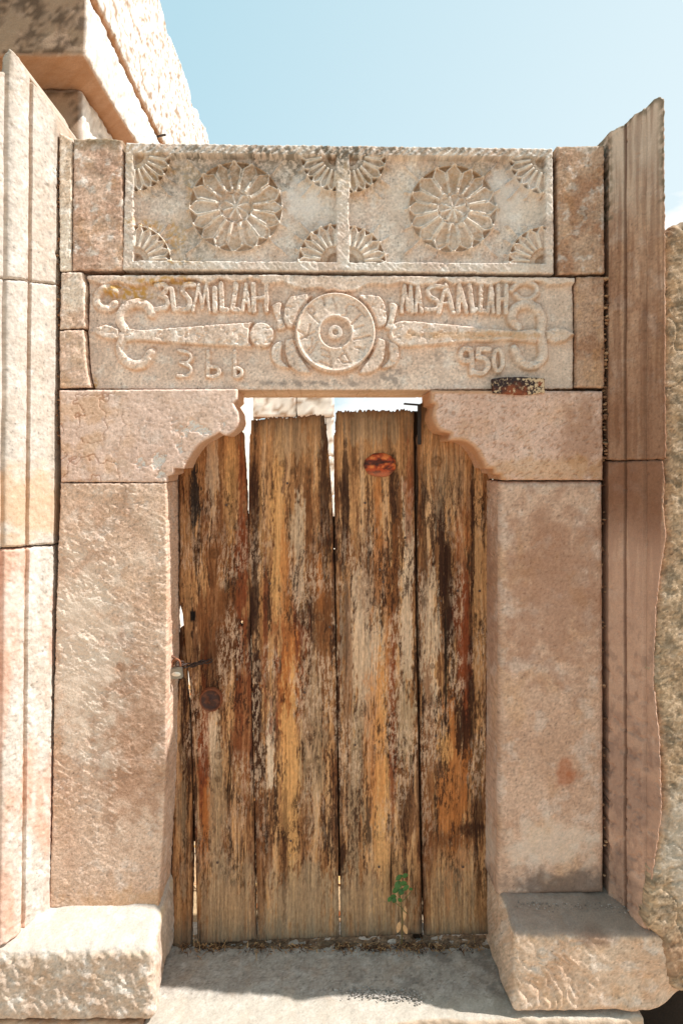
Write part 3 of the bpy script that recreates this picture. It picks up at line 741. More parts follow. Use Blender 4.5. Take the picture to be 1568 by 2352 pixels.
# ================================================================== PILASTERS
def surf_l(u, v):
    s = np.clip(u, None, .235); e = u - s
    lean = (2.6 - v) * .0095
    x = -.790 - lean - .53 * s - e; y = -.85 * s
    n = np.tile([.85, -.53, 0.], (len(u), 1)); n[e > 0] = [0, -1, 0]
    return np.c_[x, y, v], n
def s_l(px):
    a = 735 - np.asarray(px, float); return (2.2 * a - FPX * .798) / (888.3 + .85 * a)
def Lp(pts): return [(float(s_l(a)), ZC + (VY - b) / FPX * (DW - .85 * float(s_l(a)))) for a, b in pts]
def h_lp(kind):
    def f(u, v, phi):
        g1 = ss(.004, .0, np.abs(u - .094) - .0035); roll = np.sqrt(np.clip(1 - ((u - .135) / .036) ** 2, 0, 1)) * .012
        h = roll - .013 * g1 - .01 * ss(.003, 0, np.abs(u - .176) - .004) + .006 * (u > .18) + .005 * ss(.012, 0, u - .0)
        if kind == 2: h = h * .8
        h = h + fb(u * 8, v * 5, 3, 401 + kind) * .0025 + fb(u * 60, v * 40, 4, 403, .6) * (.0012 if kind < 2 else .002)
        h -= .003 * ss(.45, .7, fb(u * 40, v * 22, 3, 409 + kind)) * (.3 if kind == 1 else .7)
        return h + pits(u, v, 3 + kind, 50, .72, .0025)
    return f
def c_lp(kind):
    def f(u, v, h, phi, rid, V):
        c = stone_col(u, v, lin(196, 184, 172), lin(188, 172, 156), 72 + kind, .4, .06, 0, 6, .1)
        if kind == 2:
            c = mixc(c, lin(206, 150, 120), .6 * ss(-.3, .4, fb(u * 10, v * 2.5, 4, 77)))
            c = mixc(c, WHITE, .4 * ss(0, .6, fb(u * 16, v * 4, 4, 79)))
        if kind == 1: c = mixc(c, lin(206, 164, 120), .55 * blob(V[:, 0] , v, 60, 1160, 110, 90, 3, -.1))
        if kind == 0: c = mixc(c, lin(170, 146, 122), .6 * ss(.02, .0, phi) * (v > 2.5))
        return mixc(c, lin(176, 134, 96), .5 * ss(.006, .0, np.abs(u - .094) - .003))  # groove browned: its shade put into the colour
    return f
lpil = thing('fluted_pilaster', 'bright sunlit fluted pilaster of three stones left of the doorway, broken off at the top', 'pilaster', (-1.0, -.08, .2))
UP = [(.0, WZ(262))] + Lp([(110, 236), (95, 212), (65, 183), (40, 148), (26, 128), (12, 108), (4, 165)]) + [(.24, WZ(165, -.2)), (.30, WZ(168, -.2))]
stone('pilaster_stone', UP + [(.30, WZ(642.5, -.2)), (.1, WZ(642.5, -.1)), (0, WZ(652.5))], M_STONE, h_lp(0), c_lp(0), R=.007, jit=.002, surf=surf_l, parent=lpil, yb=.25, label='upper pilaster stone with a slanting broken top', res=.0032, seed=41)
stone('pilaster_stone', [(0, WZ(654)), (.1, WZ(644, -.1)), (.30, WZ(644, -.2)), (.30, WZ(1258, -.2)), (.0, WZ(1250))], M_STONE, h_lp(1), c_lp(1), R=.006, jit=.0015, surf=surf_l, parent=lpil, yb=.25, label='middle pilaster stone', res=.0032, seed=42)
stone('pilaster_stone', [(0, WZ(1254)), (.30, WZ(1262, -.2)), (.30, .20), (.0, .215)], M_STONE, h_lp(2), c_lp(2), R=.008, jit=.002, surf=surf_l, parent=lpil, yb=.25, label='lower pinkish pilaster stone', res=.0032, seed=43)

def surf_r(u, v):
    s = np.clip(u, None, .1346); e = np.clip((u - s) * 1.23, None, .0645); e2 = np.clip(u - s - .0524, 0, None)
    x = .8635 + .53 * s + .324 * e + e2; y = -.85 * s - .946 * e
    n = np.tile([-.85, -.53, 0.], (len(u), 1)); k = ss(0, .012, e)[:, None]
    n = n * (1 - k) + np.array([-.3, -1., 0])[None] * k
    return np.c_[x, y, v], n / np.linalg.norm(n, axis=1)[:, None]
def s_r(px):
    a = np.asarray(px, float) - 735; return (2.2 * a - FPX * .8635) / (888.3 + .85 * a)
def Rp(pts): return [(float(s_r(a)) if a < 1486 else .1346 + (WX(a, -.118) - .9348), ZC + (VY - b) / FPX * (DW - min(.1346, float(s_r(a))) * .85)) for a, b in pts]
def h_rp(kind):
    def f(u, v, phi):
        g1 = ss(.003, .0, np.abs(u - .0625) - .003)
        h = -.008 * g1 + .004 * (u > .066) * (u < .125) - .006 * ss(.003, 0, np.abs(u - .127) - .002)
        h = h + fb(u * 8, v * 5, 3, 421 + kind) * .003 + fb(u * 60, v * 40, 4, 423, .6) * .0008
        if kind == 1: h -= .005 * ss(.2, .6, fb(u * 30, v * 30, 3, 427)) * ss(1.1, .7, v)
        return h + pits(u, v, 13 + kind, 40, .6, .003)
    return f
def c_rp(kind):
    def f(u, v, h, phi, rid, V):
        py = PY(v, -.08)
        c = stone_col(u, v, lin(184, 144, 116), lin(156, 114, 88), 82 + kind, .12, .1, .0, 7, .14)
        st = fb(u * 60, v * 3, 4, 88)
        if kind == 0:
            c = mixc(c, lin(212, 190, 170), .8 * ss(600, 330, py + 60 * n2(u * 30, v * 8, 3)))
            c = mixc(c, lin(118, 76, 52), .45 * ss(-.3, .5, st)); c = mixc(c, lin(122, 78, 52), .5 * ss(650, 1000, py))
            c = mixc(c, lin(96, 84, 60), .8 * ss(.03, .0, phi) * (v > 2.3) * ss(-.4, .2, fb(u * 50, v * 50, 3, 84)))
        else:
            run = ss(.0, .25, n2(u * 42, v * .2, 5) - (1130 - py) / 600 - .25)
            c = mixc(c, lin(124, 80, 56), .75 * ss(1290, 1230, py + 260 * n2(u * 55, v * .4, 9) + 20 * n2(u * 200, v * 30, 10)))
            c = mixc(c, lin(200, 158, 134), .7 * ss(1150, 1300, py)); c = mixc(c, lin(150, 116, 98), .5 * ss(.1, .5, fb(u * 26, v * 18, 4, 89, .6)) * ss(1300, 1500, py)); c = mixc(c, lin(130, 100, 88), .4 * blob(V[:, 0], v, 1440, 1800, 50, 160, 5, -.08)); c = mixc(c, lin(120, 96, 84), .5 * blob(V[:, 0], v, 1420, 2030, 40, 60, 6, -.05))
        return mixc(c, lin(104, 66, 44), .6 * ss(.005, .0, np.abs(u - .0625) - .003))
    return f
rpil = thing('fluted_pilaster', 'shaded brown pilaster right of the doorway rising above it to a slanting broken top', 'pilaster', (.93, -.06, .27))
stone('pilaster_stone', Rp([(1394, 312), (1396, 303), (1420, 290), (1437, 283), (1455, 262), (1473, 252), (1484, 240)]) + [(.142, WZ(236, -.123)), (.155, WZ(226, -.138)), (.172, WZ(221, -.158)), (.184, WZ(225, -.17)), (.187, WZ(240, -.175)), (.186, WZ(330, -.175)), (.188, WZ(520, -.175)), (.19, WZ(1054.5, -.118)), (.134, WZ(1055.5, -.115)), (.0, WZ(1058))],
      M_STONE, h_rp(0), c_rp(0), R=.006, jit=.002, surf=surf_r, parent=rpil, yb=.2, label='tall upper pilaster stone', res=.0032, seed=44)
stone('pilaster_stone', [(0, WZ(1060)), (.134, WZ(1057, -.115))] + [(.1346 + (a - 1485) / 41 * .045, WZ(b, -.13)) for a, b in ((1527, 1057), (1534, 1100), (1530, 1160), (1537, 1230), (1522, 1310), (1510, 1400), (1503, 1560), (1520, 1690), (1526, 1850), (1502, 2000), (1488, 2118))] + [(.134, .225), (.0, .262)],
      M_STONE, h_rp(1), c_rp(1), R=.007, jit=.002, surf=surf_r, parent=rpil, yb=.2, label='lower pilaster stone with run-down brown stains', res=.0032, seed=45)

# ================================================================== BENCH BLOCKS, THRESHOLD, BASE
def c_bl(V, n):
    u = V[:, 0] + .3 * V[:, 1]; v = V[:, 2] + .9 * V[:, 1]
    c = stone_col(u, v, lin(198, 176, 156), lin(186, 156, 132), 92, .45, .15, .05, 9, .16)
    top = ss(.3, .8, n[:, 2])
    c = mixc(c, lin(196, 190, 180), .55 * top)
    e = ss(.16, .23, V[:, 2]) * (1 - top); c = mixc(c, lin(214, 192, 150), .5 * e * ss(-.2, .5, fb(u * 14, v * 14, 3, 94)))
    return c
def h_bl(V, n):
    fr = ss(.5, .9, -n[:, 1])
    p = (V[:, 0] * .75 + V[:, 2] * .66); q = (-V[:, 0] * .66 + V[:, 2] * .75)
    return fr * (terrace(fb(p * 42, q * 26, 4, 511, .6), 3) * .0045) + .003 * terrace(fb3(V[:, 0] * 20, V[:, 1] * 20, V[:, 2] * 20, 3, 513), 3) * ss(.4, .9, n[:, 2]) * .5
def wbl(V):
    V = V.copy(); t = np.clip((V[:, 1] + .15) / .15, 0, 1); top = ss(.0, .23, V[:, 2])
    V[:, 0] += ss(-.85, -.55, V[:, 0]) * (-.012 * t + .008 * (1 - t) * (1 - top))
    V[:, 2] += ss(.02, .2, V[:, 2]) * (-.034 * (1 - t) + .004 * np.sin(V[:, 0] * 9))
    return V
box_rock('bench_block', -1.5, -.465, -.15, .28, -.002, .236, M_ROUGH, c_bl, res=.0042, R=.028, amp=.004, fr=13, seed=51, warp=wbl, hfun=h_bl, skip=((1, 1),),
         label='sunlit rough stone block at the foot of the left jamb', cat='stone block', group='stone blocks flanking the threshold')
def c_br(V, n):
    u = V[:, 0] + .3 * V[:, 1]; v = V[:, 2] + .9 * V[:, 1]
    c = stone_col(u, v, lin(212, 182, 156), lin(200, 162, 132), 102, .3, .2, .05, 9, .16)
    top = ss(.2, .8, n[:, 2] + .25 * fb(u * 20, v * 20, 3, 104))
    c = mixc(c, lin(142, 124, 112), .8 * top)  # top greyed: the pilaster's cast shade put into the colour
    c = mixc(c, lin(130, 96, 78), .6 * blob(V[:, 0], V[:, 2], 1385, 2195, 50, 26, 5, -.18)); c = mixc(c, lin(124, 108, 94), .5 * blob(V[:, 0], V[:, 2], 1440, 2160, 110, 26, 6, -.18))
    return c
def h_br(V, n):
    fr = ss(.5, .9, -n[:, 1]) * ss(.86, .70, V[:, 0])
    p = (V[:, 0] * .80 + V[:, 2] * .6); q = (-V[:, 0] * .6 + V[:, 2] * .80)
    w_ = fb(V[:, 0] * 9, V[:, 2] * 9, 3, 523)
    g = ss(.0, .35, n2(p * 62 + w_ * 2.0, q * 8, 521))
    und = .012 * fb3(V[:, 0] * 7, V[:, 1] * 7, V[:, 2] * 7, 3, 525) * ss(.78, .95, V[:, 0])
    return fr * (-.0045 * g + .0015 * fb(p * 60, q * 30, 3, 527)) + und
def wbr(V):
    V = V.copy(); t = np.clip((V[:, 1] + .118) / .118, 0, 1)
    V[:, 2] -= ss(.1, .25, V[:, 2]) * .048 * (1 - t) ** 1.3
    r = ss(.92, 1.10, V[:, 0]); fr = V[:, 1] < -.1
    V[:, 2] += ss(.16, .02, V[:, 2]) * .075 * r
    V[:, 2] -= ss(.18, .26, V[:, 2]) * .0 * ss(.9, 1.06, V[:, 0])
    low = ss(.2, .08, V[:, 2]); V[:, 0] += ss(.85, .6, V[:, 0]) * .010 * (1 - t)
    return V
box_rock('bench_block', .543, 1.14, -.118, .28, .004, .272, M_ROUGH, c_br, res=.0042, R=.014, amp=.0035, fr=13, seed=52, warp=wbr, hfun=h_br, skip=((1, 1),),
         label='shaded stone block with slanting chisel grooves at the foot of the right jamb', cat='stone block', group='stone blocks flanking the threshold')
def c_base(V, n):
    u = V[:, 0] + .3 * V[:, 1]; v = V[:, 2] + .9 * V[:, 1]
    return stone_col(u, v, lin(206, 168, 134), lin(190, 142, 104), 112, .35, .3, 0, 9, .16)
box_rock('base_stone', -1.5, -.50, -.15, .25, -.33, -.008, M_ROUGH, c_base, res=.012, R=.012, amp=.004, fr=13, seed=54,
         label='base stone under the left block at the picture bottom', cat='base stone')
def c_th(V, n):
    u = V[:, 0]; v = V[:, 1]
    c = stone_col(u, v, lin(176, 166, 154), lin(164, 152, 140), 122, .25, .1, .12, 10, .14)
    sp = ss(.45, .65, n2(u * 95, v * 60, 5)); c = mixc(c, lin(118, 108, 100), .45 * sp)
    c = mixc(c, lin(110, 104, 98), .35 * blob(u, 0 * u + 0, 0, 0, 1, 1) * 0)
    c = mixc(c, lin(106, 98, 90), .45 * ss(.25, .6, fb(u * 11, v * 11, 4, 125)) * ss(.0, .3, u) )
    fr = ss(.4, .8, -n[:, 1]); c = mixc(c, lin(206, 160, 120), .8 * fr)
    return mixc(c, lin(190, 178, 160), .5 * ss(-.02, -.08, v))
def wth(V):
    V = V.copy(); m = ss(-.03, -.10, V[:, 1])
    V[:, 1] += m * (.034 * ss(-.3, .5, V[:, 0]) + .008 * n2(V[:, 0] * 14, V[:, 2] * 3, 6))
    V[:, 2] -= np.where((V[:, 2] > -.1), .012 * ss(0, -.15, V[:, 1]), 0)
    return V
box_rock('threshold_slab', -.50, .925, -.160, .30, -.30, .0, M_ROUGH, c_th, res=.005, R=.012, amp=.0022, fr=18, seed=55, warp=wth,
         hfun=lambda V, n: ss(.5, .9, -n[:, 1]) * terrace(fb(V[:, 0] * 30, V[:, 2] * 30, 3, 533), 3) * .004,
         label='grey threshold slab in front of the door, sunlit along its front edge', cat='threshold')

# ================================================================== CEMENTED RUBBLE WALL AT THE RIGHT
CEM = [(1522, 540), (1532, 532), (1545, 515), (1568, 505), (1640, 495), (1900, 490), (1900, 2300), (1600, 2290), (1568, 2285), (1545, 2280), (1532, 2255), (1520, 2170), (1480, 2120), (1494, 2000), (1519, 1850), (1514, 1700), (1494, 1560),
       (1499, 1400), (1527, 1230), (1519, 1200), (1523, 1060), (1515, 900), (1518, 700)]
def h_cem(u, v, phi):
    h = fb(u * 5, v * 5, 2, 601) * .004 + fb(u * 60, v * 60, 4, 605, .7) * .0014 - .0025 * ss(.25, .5, fb(u * 30, v * 40, 4, 603, .6))
    return h - .006 * cracks(u, v, 3, 607, .02)
def c_cem(u, v, h, phi, rid, V):
    c = stone_col(u, v, lin(178, 152, 124), lin(160, 132, 104), 132, .1, .1, .04, 9, .3)
    c = mixc(c, lin(96, 86, 70), .6 * ss(.1, .5, fb(u * 26, v * 30, 4, 609, .6))); c = mixc(c, lin(200, 190, 176), .5 * blob(u, v, 1560, 1930, 60, 120, 6, -.13)); c = mixc(c, BRN, .45 * blob(u, v, 1540, 2200, 60, 60, 8, -.13))
    return c
stone('cement_wall', W(CEM, -.135), M_CEM, h_cem, c_cem, y0=-.135, yb=.2, R=.025, jit=.006, jf=35, seed=60, res=.0045,
      label='grey cement rendered rubble wall at the right edge behind the brown pilaster', cat='wall')
box_rock('hollow_shade_box', .93, 2.6, .16, .3, -.33, .06, M_CEM, lambda V, n: np.tile(lin(46, 38, 32), (len(V), 1)), res=.03, R=.02, amp=.01, seed=61,
         label='near-black box added for the shaded hollow under the cement wall, bottom right corner', cat='shaded hollow')  # near-black box: the hollow's shade is put into its colour

# ================================================================== HOUSE BEHIND, UPPER LEFT
house = thing('stone_house', 'old stone house wall behind the gate at the upper left with projecting eave course', 'house', (-1.9, 2., 0))
def c_hs(dark):
    def f(V, n):
        u = V[:, 1] * .8 + V[:, 0]; v = V[:, 2]
        c = stone_col(u, v, lin(228, 222, 214), lin(216, 206, 194), 142 + dark, .4, .05, 0, 6, .12)
        s = ss(.12, .5, fb(u * 16, v * 22, 5, 145, .7))
        c = mixc(c, lin(150, 118, 88), .85 * s * (1 if dark else .4))
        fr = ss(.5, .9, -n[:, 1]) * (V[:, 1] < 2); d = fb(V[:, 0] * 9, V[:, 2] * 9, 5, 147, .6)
        c = mixc(c, lin(150, 116, 86), .9 * fr); c = mixc(c, lin(74, 56, 42), .75 * fr * ss(-.2, .4, d + .5 * fb(V[:, 0] * 50, V[:, 2] * 50, 3, 149, .7))); c = mixc(c, lin(160, 134, 108), .5 * fr * ss(.1, .5, -d))  # front face browned: dirt, plus its shade put into the colour
        un = ss(.5, .9, -n[:, 2]); c = mixc(c, lin(178, 124, 80), .85 * un)  # underside tinted: warm bounced light put into the colour
        return c
    return f
hh_ = lambda V, n: .004 * fb3(V[:, 0] * 10, V[:, 1] * 16, V[:, 2] * 7, 4, 611, .6) - .0035 * ss(.25, .6, fb3(V[:, 0] * 16, V[:, 1] * 26, V[:, 2] * 13, 4, 613, .65)) * ss(.4, .8, n[:, 0])
def whouse(V):
    V = V.copy(); V[:, 0] += np.where(V[:, 0] > -1, .012 * n2(V[:, 1] * 2, V[:, 2] * 2, 4), 0)
    V[:, 2] += np.where(V[:, 2] > 3.8, .05 * n2(V[:, 1] * 4 + 3, V[:, 0], 8) , 0); return V
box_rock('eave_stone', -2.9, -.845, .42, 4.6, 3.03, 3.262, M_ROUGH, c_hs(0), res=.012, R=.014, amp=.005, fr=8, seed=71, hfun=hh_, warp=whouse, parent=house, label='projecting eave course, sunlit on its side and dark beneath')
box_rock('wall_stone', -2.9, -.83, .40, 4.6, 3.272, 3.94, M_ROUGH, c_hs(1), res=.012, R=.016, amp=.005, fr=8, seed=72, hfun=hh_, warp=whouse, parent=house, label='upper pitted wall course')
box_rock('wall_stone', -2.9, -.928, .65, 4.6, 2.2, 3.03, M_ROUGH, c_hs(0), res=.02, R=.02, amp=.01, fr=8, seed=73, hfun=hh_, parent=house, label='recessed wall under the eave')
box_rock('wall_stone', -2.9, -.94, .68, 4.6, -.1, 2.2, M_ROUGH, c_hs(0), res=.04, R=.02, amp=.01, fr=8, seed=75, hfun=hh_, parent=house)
for sx in (0,):
    V, F = tube([(-.86, 1.62, 3.262), (-.83, 1.60, 3.262), (-.80, 1.58, 3.258)], .006, 8); tri_fix('nail', V, F, M_RUST, lin(70, 60, 54), house)

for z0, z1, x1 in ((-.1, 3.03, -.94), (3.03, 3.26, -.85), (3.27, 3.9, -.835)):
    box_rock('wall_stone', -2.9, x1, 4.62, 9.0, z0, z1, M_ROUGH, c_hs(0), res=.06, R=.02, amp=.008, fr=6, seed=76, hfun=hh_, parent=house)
# ruined pale wall across the courtyard (seen in the gap over the door)
ruin = thing('ruined_wall', 'pale ruined stone wall across the courtyard glimpsed over the broken door tops', 'wall', (-.6, 8., 0))
yr = 8.0; rs = random.Random(3)
zz = -.05; row = 0
while zz < WZ(930, yr):
    hgt = rs.uniform(.30, .42) if zz > 1.6 else .55; xx = -.95 + (.2 if row % 2 else 0); row += 1
    while xx < WX(762, yr):
        wd = min(rs.uniform(.45, .9), WX(768, yr) - xx)
        if wd > .08: box_rock('wall_stone', xx, xx + wd - .006, yr + rs.uniform(0, .05), yr + .5, zz, zz + hgt - .006 + rs.uniform(-.0, .004), M_ROUGH, c_hs(1), res=.05, R=.012, amp=.02, fr=5, seed=rs.randint(1, 500), parent=ruin)
        xx += wd
    zz += hgt

# ================================================================== DOOR
YD = .17
door = thing('wooden_door', 'weathered plank door with brown and orange stains, broken ragged tops and a rusty disc', 'door', (0, YD, 0.02))
T = lin(184, 140, 98); ORG_ = lin(176, 114, 64); DB = lin(56, 31, 18); RU = lin(128, 68, 38); PG_ = lin(204, 178, 152); BK = lin(38, 32, 30); MB = lin(120, 76, 44); GYW = lin(164, 138, 110); YO = lin(204, 156, 104)
STAINS = [
 # P1
 (447, 1150, 16, 95, BK, .95), (455, 1260, 12, 60, DB, .5), (540, 1330, 26, 230, DB, .8), (500, 1400, 50, 200, MB, .8), (556, 1260, 14, 260, RU, .7), (530, 1100, 14, 120, YO, .5), (487, 1090, 14, 90, PG_, .5),
 (490, 1690, 16, 70, PG_, .9), (468, 1780, 14, 220, RU, .8), (475, 1900, 14, 120, ORG_, .6), (560, 1650, 26, 160, RU, .6), (500, 1520, 60, 60, DB, .45), (425, 1700, 14, 260, DB, .7), (500, 1850, 18, 220, GYW, .6), (520, 2060, 70, 110, GYW, .6), (420, 1900, 12, 160, GYW, .5), (440, 1620, 14, 60, DB, .6),
 (428, 1330, 14, 260, T, .5), (555, 1840, 26, 120, MB, .4),
 # P2
 (588, 1300, 14, 330, DB, .85), (592, 1660, 14, 200, DB, .85), (606, 1450, 9, 160, RU, .6), (622, 1740, 9, 130, PG_, 1.), (640, 1230, 16, 230, YO, .75), (655, 1400, 16, 200, ORG_, .6), (745, 1150, 12, 260, DB, .8), (715, 1260, 22, 160, MB, .7), (700, 1450, 30, 110, DB, .7),
 (735, 1330, 8, 70, ORG_, .9), (680, 1210, 20, 60, GYW, .5), (670, 1560, 46, 170, RU, .7), (665, 1620, 20, 200, ORG_, .8), (668, 1800, 22, 240, YO, .8), (740, 1500, 20, 190, MB, .7), (720, 1700, 30, 200, GYW, .6), (690, 2080, 90, 90, GYW, .7), (655, 1960, 8, 150, DB, .5), (700, 1900, 14, 60, MB, .4), (600, 1950, 12, 140, MB, .6),
 (685, 1270, 16, 120, PG_, .5), (662, 1010, 60, 44, GYW, .55), (600, 1250, 6, 250, YO, .4),
 # P3
 (792, 1160, 11, 190, DB, .8), (815, 1270, 24, 60, MB, .5), (840, 1480, 55, 210, PG_, .65), (868, 1250, 10, 180, ORG_, .7), (890, 1500, 9, 200, ORG_, .6), (875, 1790, 18, 300, YO, .95), (862, 1700, 26, 200, ORG_, .5), (905, 1200, 10, 130, DB, .85), (907, 1360, 12, 170, MB, .9), (903, 1700, 10, 210, RU, .7), (935, 1400, 16, 240, PG_, .7),
 (930, 1650, 20, 110, GYW, .8), (815, 1800, 20, 200, GYW, .7), (800, 1560, 10, 240, MB, .6), (925, 1860, 18, 80, DB, .6), (850, 2080, 90, 80, GYW, .55), (850, 1350, 30, 60, MB, .4), (938, 1120, 8, 120, RU, .6), (850, 985, 70, 36, GYW, .6), (790, 1400, 10, 160, DB, .45), (900, 1980, 40, 90, T, .5),
 # P4
 (1013, 1270, 11, 150, DB, .95), (1030, 1400, 16, 190, DB, .9), (1040, 1520, 10, 200, DB, .8), (1068, 1560, 14, 230, RU, 1.), (1080, 1600, 10, 220, DB, .85), (988, 1500, 20, 220, PG_, .65), (1060, 1400, 18, 260, RU, .55), (1040, 1830, 38, 200, ORG_, .8), (1060, 1660, 14, 80, DB, .9), (1086, 1250, 5, 160, DB, .8), (975, 1250, 8, 200, DB, .6),
 (1098, 1300, 10, 400, T, .8), (1075, 1905, 36, 20, DB, .8), (1035, 1930, 40, 20, MB, .8), (985, 1750, 14, 260, MB, .7), (1040, 2050, 60, 110, GYW, .4), (1020, 1720, 16, 60, YO, .7), (1060, 1180, 24, 120, ORG_, .25), (1097, 1850, 8, 120, DB, .7), (985, 1930, 20, 90, MB, .5), (1030, 1100, 50, 80, GYW, .4)]
KNOTS = [(493, 1272, 13), (505, 1458, 11), (693, 1413, 12), (732, 1417, 10), (710, 1692, 9), (705, 1885, 12), (560, 1155, 4), (762, 1146, 8), (878, 1335, 6), (832, 1640, 9), (845, 1838, 6), (708, 1770, 7), (935, 1885, 8), (1014, 1757, 9), (1068, 1757, 7), (502, 1735, 10), (840, 1175, 5), (1003, 1060, 14), (500, 1790, 7), (650, 1065, 9), (870, 1730, 5), (992, 1530, 7)]
def wood_fields(u, v, seed):
    px, py = PX(u, YD), PY(v, YD)
    du = np.zeros_like(u); kn = np.zeros_like(u); kr = np.zeros_like(u)
    for cx, cy, r in KNOTS:
        m = np.where((np.abs(px - cx) < r * 6) & (np.abs(py - cy) < r * 9))[0]
        if not len(m): continue
        dx = (px[m] - cx) / r; dy = (py[m] - cy) / r; d = np.sqrt(dx * dx + dy * dy)
        du[m] += np.sign(dx) * .010 * np.exp(-(dx / 2.5) ** 2 - (dy / 4) ** 2) * (r / 10)
        kn[m] = np.maximum(kn[m], ss(1.1, .8, d)); kr[m] = np.maximum(kr[m], (.5 + .5 * np.sin(d * 11)) * ss(1.2, .9, d))
    x = u - du + .010 * n2(u * 5, v * 1.1, seed) + .003 * n2(u * 20, v * 4, seed + 1)
    g1 = n2(x * 230, v * 3.0, seed + 2); g2 = n2(x * 420, v * 9, seed + 3); g3 = n2(x * 75, v * 1.3, seed + 4)
    arch = np.sin((x * 170 + 3.0 * np.sin(v * 2.3 + seed) + 1.3 * n2(u * 14, v * 1.6, seed + 5)) * 2.6)
    return x, g1, g2, g3, arch, kn, kr
WF = {}
def h_wood(seed):
    def f(u, v, phi):
        x, g1, g2, g3, arch, kn, kr = wood_fields(u, v, seed); WF['f'] = (x, g1, g2, g3, arch, kn, kr)
        crack = ss(.70, .9, n2(x * 55, v * 1.6, seed + 8))
        h = .0009 * g1 + .0006 * g2 + .002 * g3 + .0002 * arch - .006 * crack + .0008 * kn + .0006 * kr
        return h + .003 * n2(u * 10, v * .8, seed + 9)
    return f
def c_wood(seed, base=T):
    def f(u, v, h, phi, rid, V):
        n = len(WF['f'][0])
        x, g1, g2, g3, arch, kn, kr = wood_fields(u, v, seed)
        px, py = PX(u, YD), PY(v, YD)
        c = np.tile(base, (len(u), 1)); br = fb(x * 30, v * 1.6, 4, seed + 20, .6)
        c = mixc(c, MB, .55 * ss(-.2, .7, br)); c = mixc(c, PG_, .30 * ss(.1, .8, -br))
        fine = fb(x * 70, v * 5, 5, seed + 22, .68); blot = fb(u * 24, v * 8, 4, seed + 24, .6)
        hf_ = fb(x * 170, v * 42, 3, seed + 41, .8)
        ed = ss(.030, .004, phi + .010 * fine) ; c = mixc(c, MB, .6 * ed); c = mixc(c, DB, .55 * ss(.012, .0, phi + .008 * fine + .005 * blot) * ss(980, 1150, py))
        mid = ss(930, 1180, py) * (.25 + .75 * ss(2160, 1950, py))
        dk2 = ss(.02, .4, fb(x * 34, v * 2.6, 5, seed + 51, .72) + .35 * hf_ + .1) * mid; c = mixc(c, lin(92, 52, 28), .72 * dk2)
        dk3 = ss(.2, .55, fb(x * 50, v * 4, 5, seed + 53, .75) + .3 * hf_) * mid; c = mixc(c, lin(48, 28, 17), .8 * dk3)
        for cx, cy, rx, ry, cc, s in STAINS:
            m = np.where((np.abs(px - cx) < rx * 2.2) & (np.abs(py - cy) < ry * 1.5))[0]
            if not len(m): continue
            dx = (px[m] - cx) / rx; dy = (py[m] - cy) / ry
            d = np.sqrt(dx * dx + dy * dy * np.where(dy < 0, 1.0, 1.0))
            k = ss(1.12, .72, d + .38 * fine[m] + .42 * blot[m] + .32 * hf_[m]) * s
            c[m] = c[m] * (1 - k[:, None]) + cc[None] * k[:, None]
        kh = np.maximum(np.abs(px - 443) / 6.0, np.abs(py - 1415) / 12.0); c = mixc(c, lin(26, 20, 16), ss(1.1, .8, kh))  # keyhole is dark paint standing in for the shade of a hole
        sp = ss(.0, .4, fb(x * 100, v * 20, 5, seed + 26, .82)) * ss(-.05, .45, fb(u * 12, v * 4, 3, seed + 36)) * ss(980, 1200, py)
        c = mixc(c, DB, .8 * sp * ss(2150, 1900, py))
        pl = ss(-.05, .35, fb(x * 100, v * 26, 5, seed + 28, .82)) * ss(-.1, .4, fb(u * 10 + 7, v * 3.5, 3, seed + 38)) * ss(1100, 1350, py) * ss(2150, 1700, py)
        c = mixc(c, lin(204, 174, 148), .6 * pl)
        c = np.power(np.clip(c, .003, 1) / .32, 1.13) * .35
        crack = ss(.70, .82, n2(x * 55, v * 1.6, seed + 8)); c = mixc(c, lin(40, 26, 18), .85 * crack)
        c = c * (1 + .16 * g1 + .2 * g2 + .05 * arch + .2 * fb(x * 160, v * 60, 3, seed + 33, .8))[:, None]
        c = mixc(c, MB * .8, .55 * kn * .6); c = mixc(c, DB, .35 * kr)
        top = ss(.12, .0, phi) * (py < 1120)
        c = mixc(c, lin(84, 72, 58), .55 * ss(1030, 950, py + 30 * g3 + 14 * g1)); 
        c = mixc(c, lin(104, 104, 92), .5 * ss(2090, 2160, py + 18 * g3))
        return c
    return f
def jtop(seed, ytop=None):
    def f(u, v):
        py = PY(v, YD); t = ss(1010, 985, py)
        edge = .0008 * n2(v * 9, u * 3, seed) + .0012 * ss(.3, .7, n2(v * 30, u * 5, seed + 1))
        return np.maximum(edge, 0) + t * (.003 + .006 * n2(u * 120, 0 * v, seed + 2) + .004 * n2(u * 400, 0 * v, seed + 3)) * ss(.05, 0, 0 * u)
    return f
D = lambda P: W(P, YD)
holes1 = lambda u, v: (np.sqrt(((PX(u, YD) - 555) / 3.2) ** 2 + ((PY(v, YD) - 1432) / 6) ** 2) - 1) * .008
